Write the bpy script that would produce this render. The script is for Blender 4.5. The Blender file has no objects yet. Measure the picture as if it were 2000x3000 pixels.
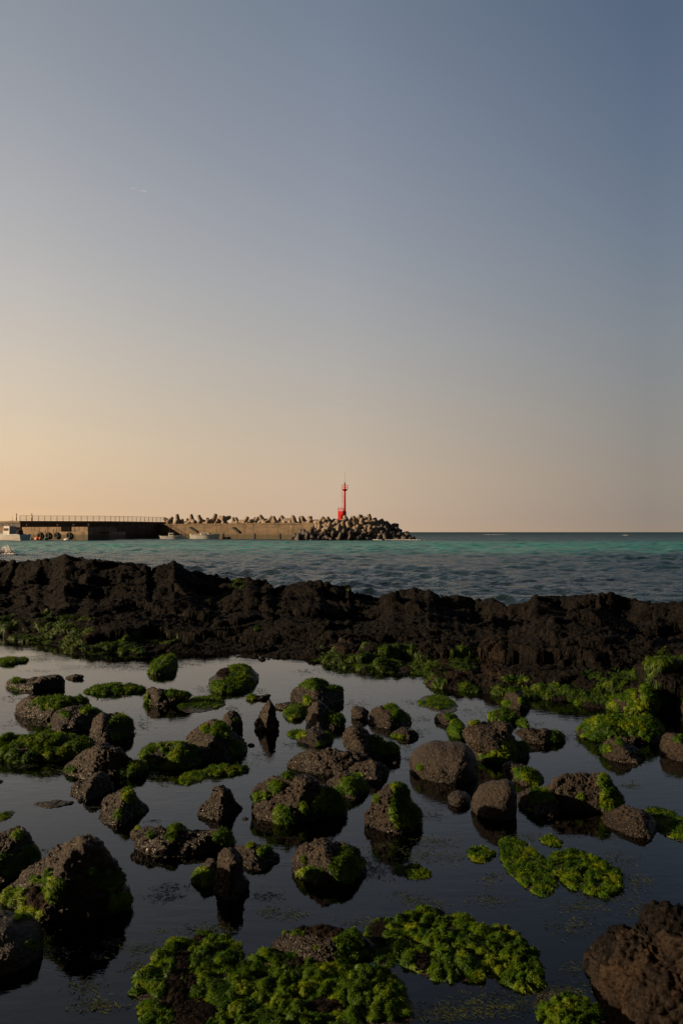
import bpy, bmesh, math, random
import numpy as np
from mathutils import Vector, Matrix, Euler
R = math.radians
random.seed(7)
rng = np.random.default_rng(11)
scene = bpy.context.scene
col = scene.collection
F = 2500.0          # focal length in pixels of the 2000 x 3000 photograph
H = 1.65            # eye height above the tide pool
U0, V0 = 1000.0, 1559.0
SEA = -0.05
SUN_AZ, SUN_EL = -98.0, 17.0

# ------------------------------------------------------------------ helpers
def at(u, v, Y):
    return np.array([(u - U0) / F * Y, Y, H - (v - V0) / F * Y])
def proj(P):
    y = np.maximum(P[:, 1], .2)
    return U0 + F * P[:, 0] / y, V0 - F * (P[:, 2] - H) / y
def ground_y(v, z=0.0):
    return (H - z) * F / (v - V0)

def tag(o, label=None, cat=None, group=None, kind=None):
    if label: o['label'] = label
    if cat: o['category'] = cat
    if group: o['group'] = group
    if kind: o['kind'] = kind
    return o
def empty(name, loc, rz=0.0):
    o = bpy.data.objects.new(name, None); col.objects.link(o)
    o.location = loc; o.rotation_euler = (0, 0, rz); o.empty_display_size = .2
    return o
def mesh_np(name, V, faces, mat, parent=None, smooth=True, attr=None):
    """faces: list of (n,k) int arrays"""
    me = bpy.data.meshes.new(name)
    V = np.asarray(V, np.float32)
    me.vertices.add(len(V)); me.vertices.foreach_set('co', V.ravel())
    faces = [np.asarray(f, np.int32) for f in faces if len(f)]
    nl = sum(f.size for f in faces); nf = sum(len(f) for f in faces)
    me.loops.add(nl); me.polygons.add(nf)
    me.loops.foreach_set('vertex_index', np.concatenate([f.ravel() for f in faces]))
    tot = np.concatenate([np.full(len(f), f.shape[1], np.int32) for f in faces])
    st = np.concatenate([[0], np.cumsum(tot)[:-1]]).astype(np.int32)
    me.polygons.foreach_set('loop_start', st)
    me.polygons.foreach_set('use_smooth', np.full(nf, smooth, bool))
    if attr:
        for k, a in attr.items():
            at_ = me.attributes.new(k, 'FLOAT', 'POINT'); at_.data.foreach_set('value', np.asarray(a, np.float32))
    me.update(calc_edges=True); me.validate()
    o = bpy.data.objects.new(name, me); col.objects.link(o)
    if mat: me.materials.append(mat)
    if parent: o.parent = parent
    return o
class MB:
    def __init__(s): s.v = []; s.f = []
    def add(s, V, Fc):
        b = len(s.v); s.v += [tuple(p) for p in V]; s.f += [tuple(i + b for i in f) for f in Fc]
    def box(s, c, d, rz=0.0, M=None):
        c = Vector(c); hx, hy, hz = d[0] / 2, d[1] / 2, d[2] / 2
        Rm = Matrix.Rotation(rz, 3, 'Z') if M is None else M
        V = [c + Rm @ Vector((x * hx, y * hy, z * hz)) for x in (-1, 1) for y in (-1, 1) for z in (-1, 1)]
        s.add(V, [(0, 1, 3, 2), (4, 6, 7, 5), (0, 4, 5, 1), (2, 3, 7, 6), (0, 2, 6, 4), (1, 5, 7, 3)])
    def tube(s, pts, r, n=8, caps=True):
        pts = [Vector(p) for p in pts]; rr = r if isinstance(r, (list, tuple)) else [r] * len(pts)
        V = []; Fc = []
        for i, p in enumerate(pts):
            d = (pts[min(i + 1, len(pts) - 1)] - pts[max(i - 1, 0)]).normalized()
            q = d.to_track_quat('Z', 'Y')
            for k in range(n):
                a = 2 * math.pi * k / n
                V.append(p + q @ Vector((math.cos(a) * rr[i], math.sin(a) * rr[i], 0)))
        for i in range(len(pts) - 1):
            for k in range(n):
                Fc.append((i * n + k, i * n + (k + 1) % n, (i + 1) * n + (k + 1) % n, (i + 1) * n + k))
        if caps:
            Fc.append(tuple(range(n - 1, -1, -1))); Fc.append(tuple((len(pts) - 1) * n + k for k in range(n)))
        s.add(V, Fc)
    def prism(s, poly, z0, z1):
        n = len(poly)
        V = [(p[0], p[1], z0) for p in poly] + [(p[0], p[1], z1) for p in poly]
        s.add(V, [tuple(range(n - 1, -1, -1)), tuple(range(n, 2 * n))] + [(i, (i + 1) % n, n + (i + 1) % n, n + i) for i in range(n)])
    def build(s, name, mat, parent=None, smooth=False, bevel=0.0):
        me = bpy.data.meshes.new(name); me.from_pydata(s.v, [], s.f); me.update()
        bm = bmesh.new(); bm.from_mesh(me); bmesh.ops.recalc_face_normals(bm, faces=bm.faces)
        if bevel:
            bmesh.ops.remove_doubles(bm, verts=bm.verts, dist=1e-4)
            es = [e for e in bm.edges if len(e.link_faces) == 2 and e.calc_face_angle(0) > .6]
            bmesh.ops.bevel(bm, geom=es, offset=bevel, segments=2, affect='EDGES', profile=.5)
        bm.to_mesh(me); bm.free()
        if smooth:
            for p in me.polygons: p.use_smooth = True
        o = bpy.data.objects.new(name, me); col.objects.link(o)
        if mat: me.materials.append(mat)
        if parent: o.parent = parent
        return o
def copy_tree(o, parent=None):
    c = o.copy(); col.objects.link(c)
    if parent: c.parent = parent
    for ch in list(o.children): copy_tree(ch, c)
    return c

# ------------------------------------------------------------------ noise (numpy gradient noise)
_G = np.array([[1,1,0],[-1,1,0],[1,-1,0],[-1,-1,0],[1,0,1],[-1,0,1],[1,0,-1],[-1,0,-1],[0,1,1],[0,-1,1],[0,1,-1],[0,-1,-1],[1,1,0],[-1,1,0],[0,-1,1],[0,-1,-1]], np.float32)
_P = np.random.default_rng(3).permutation(256).astype(np.int32); _P = np.concatenate([_P, _P, _P])
def pn(p):
    p = np.asarray(p, np.float32)
    i = np.floor(p).astype(np.int32); f = p - i; i &= 255
    w = f * f * f * (f * (f * 6 - 15) + 10)
    X0 = i[:, 0]; X1 = (X0 + 1) & 255
    r = 0
    for dx in (0, 1):
        a = _P[(X0 + dx) & 255]
        wx = w[:, 0] if dx else 1 - w[:, 0]
        for dy in (0, 1):
            b = _P[a + ((i[:, 1] + dy) & 255)]
            wy = w[:, 1] if dy else 1 - w[:, 1]
            for dz in (0, 1):
                g = _G[_P[b + ((i[:, 2] + dz) & 255)] & 15]
                wz = w[:, 2] if dz else 1 - w[:, 2]
                r = r + wx * wy * wz * (g[:, 0] * (f[:, 0] - dx) + g[:, 1] * (f[:, 1] - dy) + g[:, 2] * (f[:, 2] - dz))
    return r
def fbm(p, o=4, lac=2.03, gain=.5):
    r = 0; a = 1
    p = np.asarray(p, np.float32)
    for _ in range(o):
        r = r + a * pn(p); p = p * lac + 17.3; a *= gain
    return r
def ridged(p, o=4, lac=2.1, gain=.5):
    r = 0; a = 1; p = np.asarray(p, np.float32)
    for _ in range(o):
        r = r + a * (1 - 2.2 * np.abs(pn(p))); p = p * lac + 9.1; a *= gain
    return r
def sstep(a, b, x):
    t = np.clip((x - a) / (b - a), 0, 1); return t * t * (3 - 2 * t)

_ico = {}
def ico(n):
    if n not in _ico:
        bm = bmesh.new(); bmesh.ops.create_icosphere(bm, subdivisions=n, radius=1)
        V = np.array([v.co for v in bm.verts]); Fc = np.array([[v.index for v in f.verts] for f in bm.faces], np.int32); bm.free()
        _ico[n] = (V, Fc)
    return _ico[n]
def vnormals(V, Fc):
    a, b, c = V[Fc[:, 0]], V[Fc[:, 1]], V[Fc[:, 2]]
    fn = np.cross(b - a, c - a)
    N = np.zeros_like(V)
    for k in range(Fc.shape[1]):
        for d in range(3):
            N[:, d] += np.bincount(Fc[:, k], fn[:, d], len(V))
    l = np.linalg.norm(N, axis=1, keepdims=True); return N / np.maximum(l, 1e-9)

# ------------------------------------------------------------------ materials
def new_mat(name):
    m = bpy.data.materials.new(name); m.use_nodes = True
    nt = m.node_tree; b = nt.nodes['Principled BSDF']
    return m, nt, b
def N(nt, t, **kw):
    n = nt.nodes.new(t)
    for k, v in kw.items():
        if k in n.inputs: n.inputs[k].default_value = v
        else: setattr(n, k, v)
    return n
def L(nt, a, b): nt.links.new(a, b)
def ramp(nt, fac, stops):
    r = N(nt, 'ShaderNodeValToRGB'); e = r.color_ramp.elements
    while len(e) < len(stops): e.new(.5)
    for k, (p, c) in enumerate(stops):
        e[k].position = p; e[k].color = (*c, 1) if len(c) == 3 else c
    L(nt, fac, r.inputs['Fac']); return r
def mix(nt, fac, a, b, blend='MIX'):
    m = N(nt, 'ShaderNodeMix', data_type='RGBA', blend_type=blend)
    for i, s in ((0, fac), (6, a), (7, b)):
        if hasattr(s, 'is_output'): L(nt, s, m.inputs[i])
        elif i == 0: m.inputs[0].default_value = s
        else: m.inputs[i].default_value = (*s, 1)
    return m.outputs[2]
def math_n(nt, op, a, b=None, c=None):
    m = N(nt, 'ShaderNodeMath', operation=op)
    for i, s in enumerate((a, b, c)):
        if s is None: continue
        if hasattr(s, 'is_output'): L(nt, s, m.inputs[i])
        else: m.inputs[i].default_value = s
    return m.outputs[0]
def rock_mat(name, c0, c1, brown, scale=1.0, bump=.6, wet=True, pit=1.0, rough=.5, spec=.22):
    m, nt, b = new_mat(name)
    geo = N(nt, 'ShaderNodeNewGeometry'); P = geo.outputs['Position']
    n1 = N(nt, 'ShaderNodeTexNoise', Scale=5.0 * scale, Detail=8.0, Roughness=.65); L(nt, P, n1.inputs['Vector'])
    n2 = N(nt, 'ShaderNodeTexNoise', Scale=38.0 * scale, Detail=6.0, Roughness=.7); L(nt, P, n2.inputs['Vector'])
    vo = N(nt, 'ShaderNodeTexVoronoi', Scale=46.0 * scale); vo.feature = 'F1'
    wv = N(nt, 'ShaderNodeTexNoise', Scale=12.0 * scale, Detail=3.0); L(nt, P, wv.inputs['Vector'])
    vm = N(nt, 'ShaderNodeVectorMath', operation='SCALE'); vm.inputs['Scale'].default_value = .12 / scale; L(nt, wv.outputs['Color'], vm.inputs[0])
    va = N(nt, 'ShaderNodeVectorMath', operation='ADD'); L(nt, P, va.inputs[0]); L(nt, vm.outputs[0], va.inputs[1]); L(nt, va.outputs[0], vo.inputs['Vector'])
    base = ramp(nt, n1.outputs['Fac'], [(.32, c0), (.68, c1)]).outputs['Color']
    br = ramp(nt, n2.outputs['Fac'], [(.45, (0, 0, 0)), (.72, (1, 1, 1))]).outputs['Color']
    base = mix(nt, math_n(nt, 'MULTIPLY', br, .6), base, brown)
    sep = N(nt, 'ShaderNodeSeparateXYZ'); L(nt, P, sep.inputs[0])
    if wet:   # band soaked by the pool just above the waterline
        zz = math_n(nt, 'ADD', sep.outputs['Z'], math_n(nt, 'MULTIPLY', n1.outputs['Fac'], -.10))
        w = N(nt, 'ShaderNodeMapRange'); w.inputs['From Min'].default_value = -.03; w.inputs['From Max'].default_value = .06
        w.inputs['To Min'].default_value = 1; w.inputs['To Max'].default_value = 0; L(nt, zz, w.inputs['Value'])
        base = mix(nt, w.outputs[0], base, mix(nt, .55, base, (.010, .008, .006)))
        rr = N(nt, 'ShaderNodeMapRange'); rr.inputs['To Min'].default_value = rough; rr.inputs['To Max'].default_value = .3
        L(nt, w.outputs[0], rr.inputs['Value']); L(nt, rr.outputs[0], b.inputs['Roughness'])
    else: b.inputs['Roughness'].default_value = rough
    L(nt, base, b.inputs['Base Color'])
    pits = ramp(nt, vo.outputs['Distance'], [(.05, (0, 0, 0)), (.42, (1, 1, 1))]).outputs['Color']
    hgt = math_n(nt, 'ADD', math_n(nt, 'MULTIPLY', pits, .6 * pit), math_n(nt, 'MULTIPLY', n2.outputs['Fac'], 1.0))
    hgt = math_n(nt, 'ADD', hgt, math_n(nt, 'MULTIPLY', n1.outputs['Fac'], 1.2))
    bp = N(nt, 'ShaderNodeBump', Strength=bump, Distance=.022 / scale); L(nt, hgt, bp.inputs['Height']); L(nt, bp.outputs[0], b.inputs['Normal'])
    b.inputs['Specular IOR Level'].default_value = spec
    return m
def leaf_mat(name, ca, cb, cc, trans=.35, rough=.38):
    m, nt, b = new_mat(name)
    geo = N(nt, 'ShaderNodeNewGeometry')
    n1 = N(nt, 'ShaderNodeTexNoise', Scale=9.0, Detail=5.0); L(nt, geo.outputs['Position'], n1.inputs['Vector'])
    n2 = N(nt, 'ShaderNodeTexNoise', Scale=70.0, Detail=3.0); L(nt, geo.outputs['Position'], n2.inputs['Vector'])
    c = ramp(nt, n1.outputs['Fac'], [(.32, ca), (.5, cb), (.66, cc)]).outputs['Color']
    c = mix(nt, math_n(nt, 'MULTIPLY', n2.outputs['Fac'], .7), c, ca)
    L(nt, c, b.inputs['Base Color']); b.inputs['Roughness'].default_value = rough; b.inputs['Specular IOR Level'].default_value = .22
    tr = N(nt, 'ShaderNodeBsdfTranslucent'); L(nt, c, tr.inputs['Color'])
    ms = N(nt, 'ShaderNodeMixShader'); ms.inputs[0].default_value = trans
    L(nt, b.outputs[0], ms.inputs[1]); L(nt, tr.outputs[0], ms.inputs[2])
    L(nt, ms.outputs[0], nt.nodes['Material Output'].inputs['Surface'])
    return m
def simple(name, c, rough=.6, var=.25, scale=3.0, bump=.0, metal=0.0, dirt=None, coat=0):
    m, nt, b = new_mat(name)
    geo = N(nt, 'ShaderNodeTexCoord')
    n1 = N(nt, 'ShaderNodeTexNoise', Scale=scale, Detail=8.0, Roughness=.65); L(nt, geo.outputs['Object'], n1.inputs['Vector'])
    d = dirt or tuple(x * (1 - var * 2) for x in c)
    r = ramp(nt, n1.outputs['Fac'], [(.3, d), (.62, c)])
    L(nt, r.outputs['Color'], b.inputs['Base Color']); b.inputs['Roughness'].default_value = rough; b.inputs['Metallic'].default_value = metal
    if bump:
        bp = N(nt, 'ShaderNodeBump', Strength=bump, Distance=.05); L(nt, n1.outputs['Fac'], bp.inputs['Height']); L(nt, bp.outputs[0], b.inputs['Normal'])
    return m
M = {}
M['rock'] = rock_mat('basalt', (.0068, .0054, .0044), (.033, .0245, .018), (.095, .064, .040), 1.0, 1.0)
M['rock_smooth'] = rock_mat('worn_basalt', (.017, .0125, .0095), (.034, .025, .019), (.038, .028, .021), 1.1, .8, pit=1.0)
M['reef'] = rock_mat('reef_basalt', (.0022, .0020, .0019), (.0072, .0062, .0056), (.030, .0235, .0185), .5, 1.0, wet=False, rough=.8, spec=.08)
M['algae'] = leaf_mat('sea_lettuce', (.022, .060, .0008), (.080, .160, .0014), (.24, .30, .0022), .45, .5)
M['reef_algae_shaded'] = leaf_mat('reef_weed', (.010, .026, .001), (.036, .075, .0015), (.10, .15, .002), .35, .55)  # darker copy of the weed green, the reef foot's shade put into its colour
M['brown_algae'] = leaf_mat('brown_weed', (.007, .0045, .003), (.018, .0105, .006), (.040, .023, .011), .2, .8)
M['float'] = leaf_mat('floating_weed', (.018, .024, .012), (.035, .045, .02), (.08, .085, .02), .2, .3)
# ------------------------------------------------------------------ camera, sky, sun
cam_d = bpy.data.cameras.new('camera'); cam = bpy.data.objects.new('camera', cam_d); col.objects.link(cam)
cam.location = (0, 0, H); cam.rotation_euler = (R(90), 0, 0)
cam_d.sensor_fit = 'AUTO'; cam_d.sensor_width = 36; cam_d.lens = 30.0; cam_d.shift_y = (V0 - 1500) / 3000
cam_d.clip_start = .05; cam_d.clip_end = 120000
scene.camera = cam
S = Vector((math.sin(R(SUN_AZ)) * math.cos(R(SUN_EL)), math.cos(R(SUN_AZ)) * math.cos(R(SUN_EL)), math.sin(R(SUN_EL))))
sun_d = bpy.data.lights.new('sun', 'SUN'); sun = bpy.data.objects.new('sun', sun_d); col.objects.link(sun)
sun_d.energy = 5.0; sun_d.angle = R(.6); sun_d.color = (1.0, .74, .46)
sun.rotation_euler = S.to_track_quat('Z', 'Y').to_euler(); sun.location = (-30, 10, 30)

w = bpy.data.worlds.new('World'); scene.world = w; w.use_nodes = True
nt = w.node_tree; bg = nt.nodes['Background']
sky = N(nt, 'ShaderNodeTexSky'); sky.sky_type = 'NISHITA'; sky.sun_disc = False
sky.sun_elevation = R(SUN_EL); sky.sun_rotation = R(SUN_AZ); sky.altitude = 0
sky.air_density = 1.0; sky.dust_density = 1.2; sky.ozone_density = 1.5
tc = N(nt, 'ShaderNodeTexCoord'); sp = N(nt, 'ShaderNodeSeparateXYZ'); L(nt, tc.outputs['Generated'], sp.inputs[0])
# read the sky a little above the true horizon, skipping its darkest strip
cb = N(nt, 'ShaderNodeCombineXYZ'); L(nt, sp.outputs['X'], cb.inputs['X']); L(nt, sp.outputs['Y'], cb.inputs['Y'])
L(nt, math_n(nt, 'ADD', math_n(nt, 'MULTIPLY', math_n(nt, 'MAXIMUM', sp.outputs['Z'], 0.0), .88), .07), cb.inputs['Z'])
nv = N(nt, 'ShaderNodeVectorMath', operation='NORMALIZE'); L(nt, cb.outputs[0], nv.inputs[0]); L(nt, nv.outputs[0], sky.inputs['Vector'])
# evening colour of this sky by height and by bearing from the sun (a gain on the physical sky)
el = N(nt, 'ShaderNodeMapRange'); el.inputs['From Min'].default_value = 0; el.inputs['From Max'].default_value = .55; L(nt, sp.outputs['Z'], el.inputs['Value'])
hz = math_n(nt, 'SQRT', math_n(nt, 'ADD', math_n(nt, 'MULTIPLY', sp.outputs['X'], sp.outputs['X']), math_n(nt, 'MULTIPLY', sp.outputs['Y'], sp.outputs['Y'])))
sa = math_n(nt, 'DIVIDE', sp.outputs['X'], math_n(nt, 'MAXIMUM', hz, .001))
GS = 4.0
GAIN = [[(0.03, (2.332, 1.293, 0.829)), (0.097, (2.97, 1.671, 0.982)), (0.185, (3.264, 1.928, 1.195)), (0.265, (3.247, 2.034, 1.346)), (0.352, (3.095, 2.018, 1.391)), (0.428, (2.836, 1.916, 1.363)), (0.506, (2.591, 1.816, 1.309))],
        [(0.012, (1.88, 1.111, 0.862)), (0.063, (2.275, 1.284, 0.852)), (0.134, (2.517, 1.481, 0.968)), (0.207, (2.592, 1.636, 1.125)), (0.28, (2.579, 1.711, 1.233)), (0.358, (2.476, 1.7, 1.29)), (0.441, (2.295, 1.64, 1.295)), (0.529, (2.021, 1.559, 1.25))],
        [(0.018, (0.845, 0.555, 0.493)), (0.06, (1.029, 0.652, 0.505)), (0.134, (1.193, 0.79, 0.588)), (0.216, (1.271, 0.908, 0.711)), (0.308, (1.226, 0.947, 0.803)), (0.4, (1.117, 0.922, 0.833)), (0.506, (1.005, 0.871, 0.827))]]
rs = [ramp(nt, el.outputs[0], [(z / .55, tuple(x / GS for x in g)) for z, g in GAIN[k]]).outputs['Color'] for k in range(3)]
f1 = N(nt, 'ShaderNodeMapRange'); f1.inputs['From Min'].default_value = -.339; f1.inputs['From Max'].default_value = 0; L(nt, sa, f1.inputs['Value'])
f2 = N(nt, 'ShaderNodeMapRange'); f2.inputs['From Min'].default_value = 0; f2.inputs['From Max'].default_value = .339; L(nt, sa, f2.inputs['Value'])
tint = mix(nt, f2.outputs[0], mix(nt, f1.outputs[0], rs[0], rs[1]), rs[2])
graded = mix(nt, 1.0, sky.outputs[0], tint, 'MULTIPLY')
# sky outside the view dimmed landward, overhead and sunward, to deepen the shade
def mr(x, a, b_, c, d):
    m_ = N(nt, 'ShaderNodeMapRange', interpolation_type='SMOOTHSTEP')
    for k_, v_ in zip(('From Min', 'From Max', 'To Min', 'To Max'), (a, b_, c, d)): m_.inputs[k_].default_value = v_
    L(nt, x, m_.inputs['Value']); return m_.outputs[0]
dull = math_n(nt, 'MULTIPLY', math_n(nt, 'MULTIPLY', mr(sp.outputs['Y'], -.35, .45, .27, 1.0), mr(sa, -.85, -.42, .32, 1.0)), mr(sp.outputs['Z'], .55, .85, 1.0, .38))
sc_ = N(nt, 'ShaderNodeVectorMath', operation='SCALE'); L(nt, math_n(nt, 'MULTIPLY', dull, GS), sc_.inputs['Scale']); L(nt, graded, sc_.inputs[0])
L(nt, sc_.outputs[0], bg.inputs['Color']); bg.inputs['Strength'].default_value = .066
vs = scene.view_settings; scene.display_settings.display_device = 'sRGB'
vs.view_transform = 'Standard'; vs.look = 'None'; vs.exposure = 0.6; vs.gamma = 1.0; vs.use_curve_mapping = False
scene.render.engine = 'CYCLES'
scene.cycles.max_bounces = 6; scene.cycles.transparent_max_bounces = 12; scene.cycles.use_denoising = True
scene.cycles.caustics_reflective = False; scene.cycles.caustics_refractive = False

# ------------------------------------------------------------------ reef (bedrock between pool and sea)
K = 1.2755
CREST = [(-300,1290),(0,1288),(60,1290),(120,1284),(150,1276),(175,1280),(200,1284),(280,1292),(335,1298),(348,1307),(365,1300),(400,1292),(430,1310),(500,1324),(535,1332),(570,1328),(610,1335),(630,1350),(660,1345),(690,1338),(735,1335),(770,1345),(800,1350),(812,1362),(870,1372),(900,1362),(950,1352),(985,1358),(1010,1373),(1050,1369),(1090,1378),(1130,1377),(1165,1393),(1200,1386),(1230,1370),(1300,1371),(1400,1362),(1440,1375),(1500,1385),(1568,1382),(1900,1380)]
FOOT = [(-300,1475),(0,1478),(60,1484),(130,1497),(200,1524),(330,1520),(450,1514),(560,1520),(700,1534),(730,1536),(800,1548),(900,1552),(960,1566),(1000,1590),(1060,1598),(1110,1592),(1160,1612),(1250,1622),(1330,1632),(1420,1640),(1568,1650),(1900,1660)]
cu = np.array([p[0] for p in CREST]) * K; cv = np.array([p[1] for p in CREST]) * K
fu = np.array([p[0] for p in FOOT]) * K; fv = np.array([p[1] for p in FOOT]) * K
def foot_y(u): return ground_y(np.interp(u, fu, fv))
RD = 8.0      # depth of the ridge from pool to crest
def crest_y(u): return foot_y(u) + RD
def cell_blocks(x, y, size, seed, tilt=.5):
    """jittered cells: a random height and tilt per cell, plus distance to its border"""
    gx = np.floor(x / size).astype(int); gy = np.floor(y / size).astype(int)
    best = np.full(x.shape, 1e9); sec = np.full(x.shape, 1e9); hh = np.zeros(x.shape)
    for dx in (-1, 0, 1):
        for dy in (-1, 0, 1):
            a = (gx + dx) * 374761 + (gy + dy) * 668265 + seed * 97531
            r = [np.mod(np.sin(a * (.0131 + .0071 * k) + k * 1.7) * 43758.5453, 1.0) for k in range(5)]
            px = (gx + dx + r[0]) * size; py = (gy + dy + r[1]) * size
            d = np.hypot(x - px, y - py)
            h = (r[2] - .5) + tilt * ((r[3] - .5) * (x - px) + (r[4] - .5) * (y - py)) / size
            nb = d < best
            sec = np.where(nb, best, np.minimum(sec, d)); hh = np.where(nb, h, hh); best = np.where(nb, d, best)
    return hh, sec - best
ncol, nrow = 900, 640
uu = np.linspace(-420, 2420, ncol)
yf = foot_y(uu); yf = np.convolve(np.pad(yf, 6, mode='edge'), np.ones(13) / 13, 'valid')
yc = yf + RD
tt = np.concatenate([np.linspace(-.09, .12, 130, endpoint=False), np.linspace(.12, 1.04, nrow - 190, endpoint=False), np.linspace(1.04, 1.5, 60)])
T, Yf = np.meshgrid(tt, yf, indexing='ij'); _, UU = np.meshgrid(tt, uu, indexing='ij')
Yr = Yf + T * RD
Xr = (UU - U0) / F * Yr
zc = H - (np.interp(uu, cu, cv) - V0) * yc / F
ZC = np.broadcast_to(zc, T.shape)
pts = np.stack([Xr.ravel(), Yr.ravel(), np.zeros(Xr.size)], 1)
wx = fbm(pts * .9, 3).reshape(T.shape) * .4; wy = fbm(pts * .9 + 31, 3).reshape(T.shape) * .4
an = np.array([.60, .95, 1.0])          # lava flow lobes run along the ridge
tw = T + fbm(pts * an * 1.1 + 5, 4).reshape(T.shape) * .10 + fbm(pts * 3.1 + 15, 3).reshape(T.shape) * .018
base = -.34 + .40 * sstep(-.05, .09, tw) + .10 * sstep(.09, .3, tw)
base = base + (ZC - .16) * .52 * sstep(.15, .68, tw) + (ZC - .16) * .48 * sstep(.74, .93, tw)
base = np.where(T > 1, base - (T - 1) * 3.8 - .15 * sstep(1.0, 1.06, T), base)
b0, e0 = cell_blocks((Xr + wx * 1.4) * .62, Yr * 1.3 + wy * 1.4, 1.7, 7, 1.3); b1, e1 = cell_blocks((Xr + wx) * .75, Yr * 1.5 + wy, .8, 1, 1.6)
amp = sstep(-.07, .06, T)
def crag(p, o):          # sharp crested ridges with clean hollows between them
    r_ = 0; a_ = 1.0; w_ = 1.0
    for _ in range(o):
        n_ = (1 - np.abs(pn(p)) * 1.9) ** 2 * np.sign(1 - np.abs(pn(p)) * 1.9); n_ = n_ * w_; w_ = np.clip(n_ * 1.6, .25, 1); r_ = r_ + a_ * n_; a_ *= .52; p = p * 2.13 + 7.7
    return r_
wp = pts + np.stack([wx.ravel(), wy.ravel(), np.zeros(wx.size)], 1) * .5
z = base + amp * (b0 * .22 + b1 * .085 - .03 * (1 - sstep(0, .05, e0)))
z += amp * ((crag(wp * an * .62 + 3, 6).reshape(T.shape) - .8) * (.10 + .06 * sstep(.45, .9, T))) + fbm(pts * 7, 4).reshape(T.shape) * .016
st = .22; q = (z + .06 * pn(pts * 1.1).reshape(T.shape)) / st; z = z * .68 + .32 * st * (np.floor(q) + sstep(.35, .8, q - np.floor(q)))
P = np.stack([Xr, Yr, z], 2).reshape(-1, 3)
idx = np.arange(nrow * ncol).reshape(nrow, ncol)
RF = np.stack([idx[:-1, :-1].ravel(), idx[:-1, 1:].ravel(), idx[1:, 1:].ravel(), idx[1:, :-1].ravel()], 1).astype(np.int32)
for _it in range(2):      # bring the skyline of the ridge to the height seen in the photograph
    _, v = proj(P); v = v.reshape(nrow, ncol)
    vm = v.min(0); vm_s = np.convolve(np.pad(vm, 5, mode='edge'), np.ones(11) / 11, 'valid')
    dz = (vm_s - np.interp(uu, cu, cv)) * yc / F
    P[:, 2] += (np.broadcast_to(dz, T.shape) * sstep(.05, .9, T)).ravel()
Nn = vnormals(P, RF)
st_ = np.array([1.0, 1.5, 4.2])          # thin beds of lava: ledges and overhung lips
d = ridged(P * st_ * 1.5, 2) * .014 + ridged(P * st_ * 5 + 4, 3) * .009 + fbm(P * 13, 5, 2.2, .7) * .020 - .03 * np.maximum(0, pn(P * np.array([7, 7, 12]) + 2) - .12)
P = P + Nn * (d * np.clip(amp.ravel() + .3, 0, 1))[:, None] * np.array([1, 1, .9])
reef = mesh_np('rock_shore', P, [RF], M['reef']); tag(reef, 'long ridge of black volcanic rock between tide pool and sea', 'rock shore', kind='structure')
REEF_P, REEF_N = P, vnormals(P, RF)

# ------------------------------------------------------------------ pool bed, pool water, sea bed
bed_m, nt, b = new_mat('dark_sand')
geo = N(nt, 'ShaderNodeNewGeometry'); n1 = N(nt, 'ShaderNodeTexNoise', Scale=2.2, Detail=9.0, Roughness=.7); L(nt, geo.outputs['Position'], n1.inputs['Vector'])
L(nt, ramp(nt, n1.outputs['Fac'], [(.35, (.012, .009, .006)), (.65, (.060, .044, .028))]).outputs['Color'], b.inputs['Base Color']); b.inputs['Roughness'].default_value = .9
gx = np.linspace(-16, 16, 161); gy = np.linspace(-7, 15, 111)
GX, GY = np.meshgrid(gx, gy); gp = np.stack([GX.ravel(), GY.ravel(), np.zeros(GX.size)], 1)
gp[:, 2] = -.30 + fbm(gp * .8, 4) * .07
gi = np.arange(GX.size).reshape(GX.shape)
gf = np.stack([gi[:-1, :-1].ravel(), gi[:-1, 1:].ravel(), gi[1:, 1:].ravel(), gi[1:, :-1].ravel()], 1)
tag(mesh_np('pool_bed', gp, [gf], bed_m), 'dark sandy bed under the tide pool', 'ground', kind='structure')

pm = bpy.data.materials.new('pool_water'); pm.use_nodes = True; nt = pm.node_tree; nt.nodes.remove(nt.nodes['Principled BSDF'])
out = nt.nodes['Material Output']
geo = N(nt, 'ShaderNodeNewGeometry')
mp = N(nt, 'ShaderNodeMapping'); mp.inputs['Scale'].default_value = (1.0, 2.2, 1); L(nt, geo.outputs['Position'], mp.inputs['Vector'])
n1 = N(nt, 'ShaderNodeTexNoise', Scale=7.0, Detail=4.0, Roughness=.55); L(nt, mp.outputs[0], n1.inputs['Vector'])
n2 = N(nt, 'ShaderNodeTexNoise', Scale=1.1, Detail=3.0); L(nt, geo.outputs['Position'], n2.inputs['Vector'])
rip = math_n(nt, 'MULTIPLY', n1.outputs['Fac'], ramp(nt, n2.outputs['Fac'], [(.42, (.25,) * 3), (.68, (1,) * 3)]).outputs['Color'])
bp = N(nt, 'ShaderNodeBump', Strength=.11, Distance=.02); L(nt, rip, bp.inputs['Height'])
gl = N(nt, 'ShaderNodeBsdfGlossy', Roughness=.015, Color=(1, 1, 1, 1)); L(nt, bp.outputs[0], gl.inputs['Normal'])
trn = N(nt, 'ShaderNodeBsdfTransparent'); trn.inputs['Color'].default_value = (.50, .44, .34, 1)
fr = N(nt, 'ShaderNodeFresnel', IOR=1.33); L(nt, bp.outputs[0], fr.inputs['Normal'])
ms = N(nt, 'ShaderNodeMixShader'); L(nt, fr.outputs[0], ms.inputs[0]); L(nt, trn.outputs[0], ms.inputs[1]); L(nt, gl.outputs[0], ms.inputs[2])
L(nt, ms.outputs[0], out.inputs['Surface'])
pu = np.linspace(-420, 2420, 80); py = foot_y(pu) + 1.0
top = [((u - U0) / F * y, y, 0.0) for u, y in zip(pu, py)]
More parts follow.
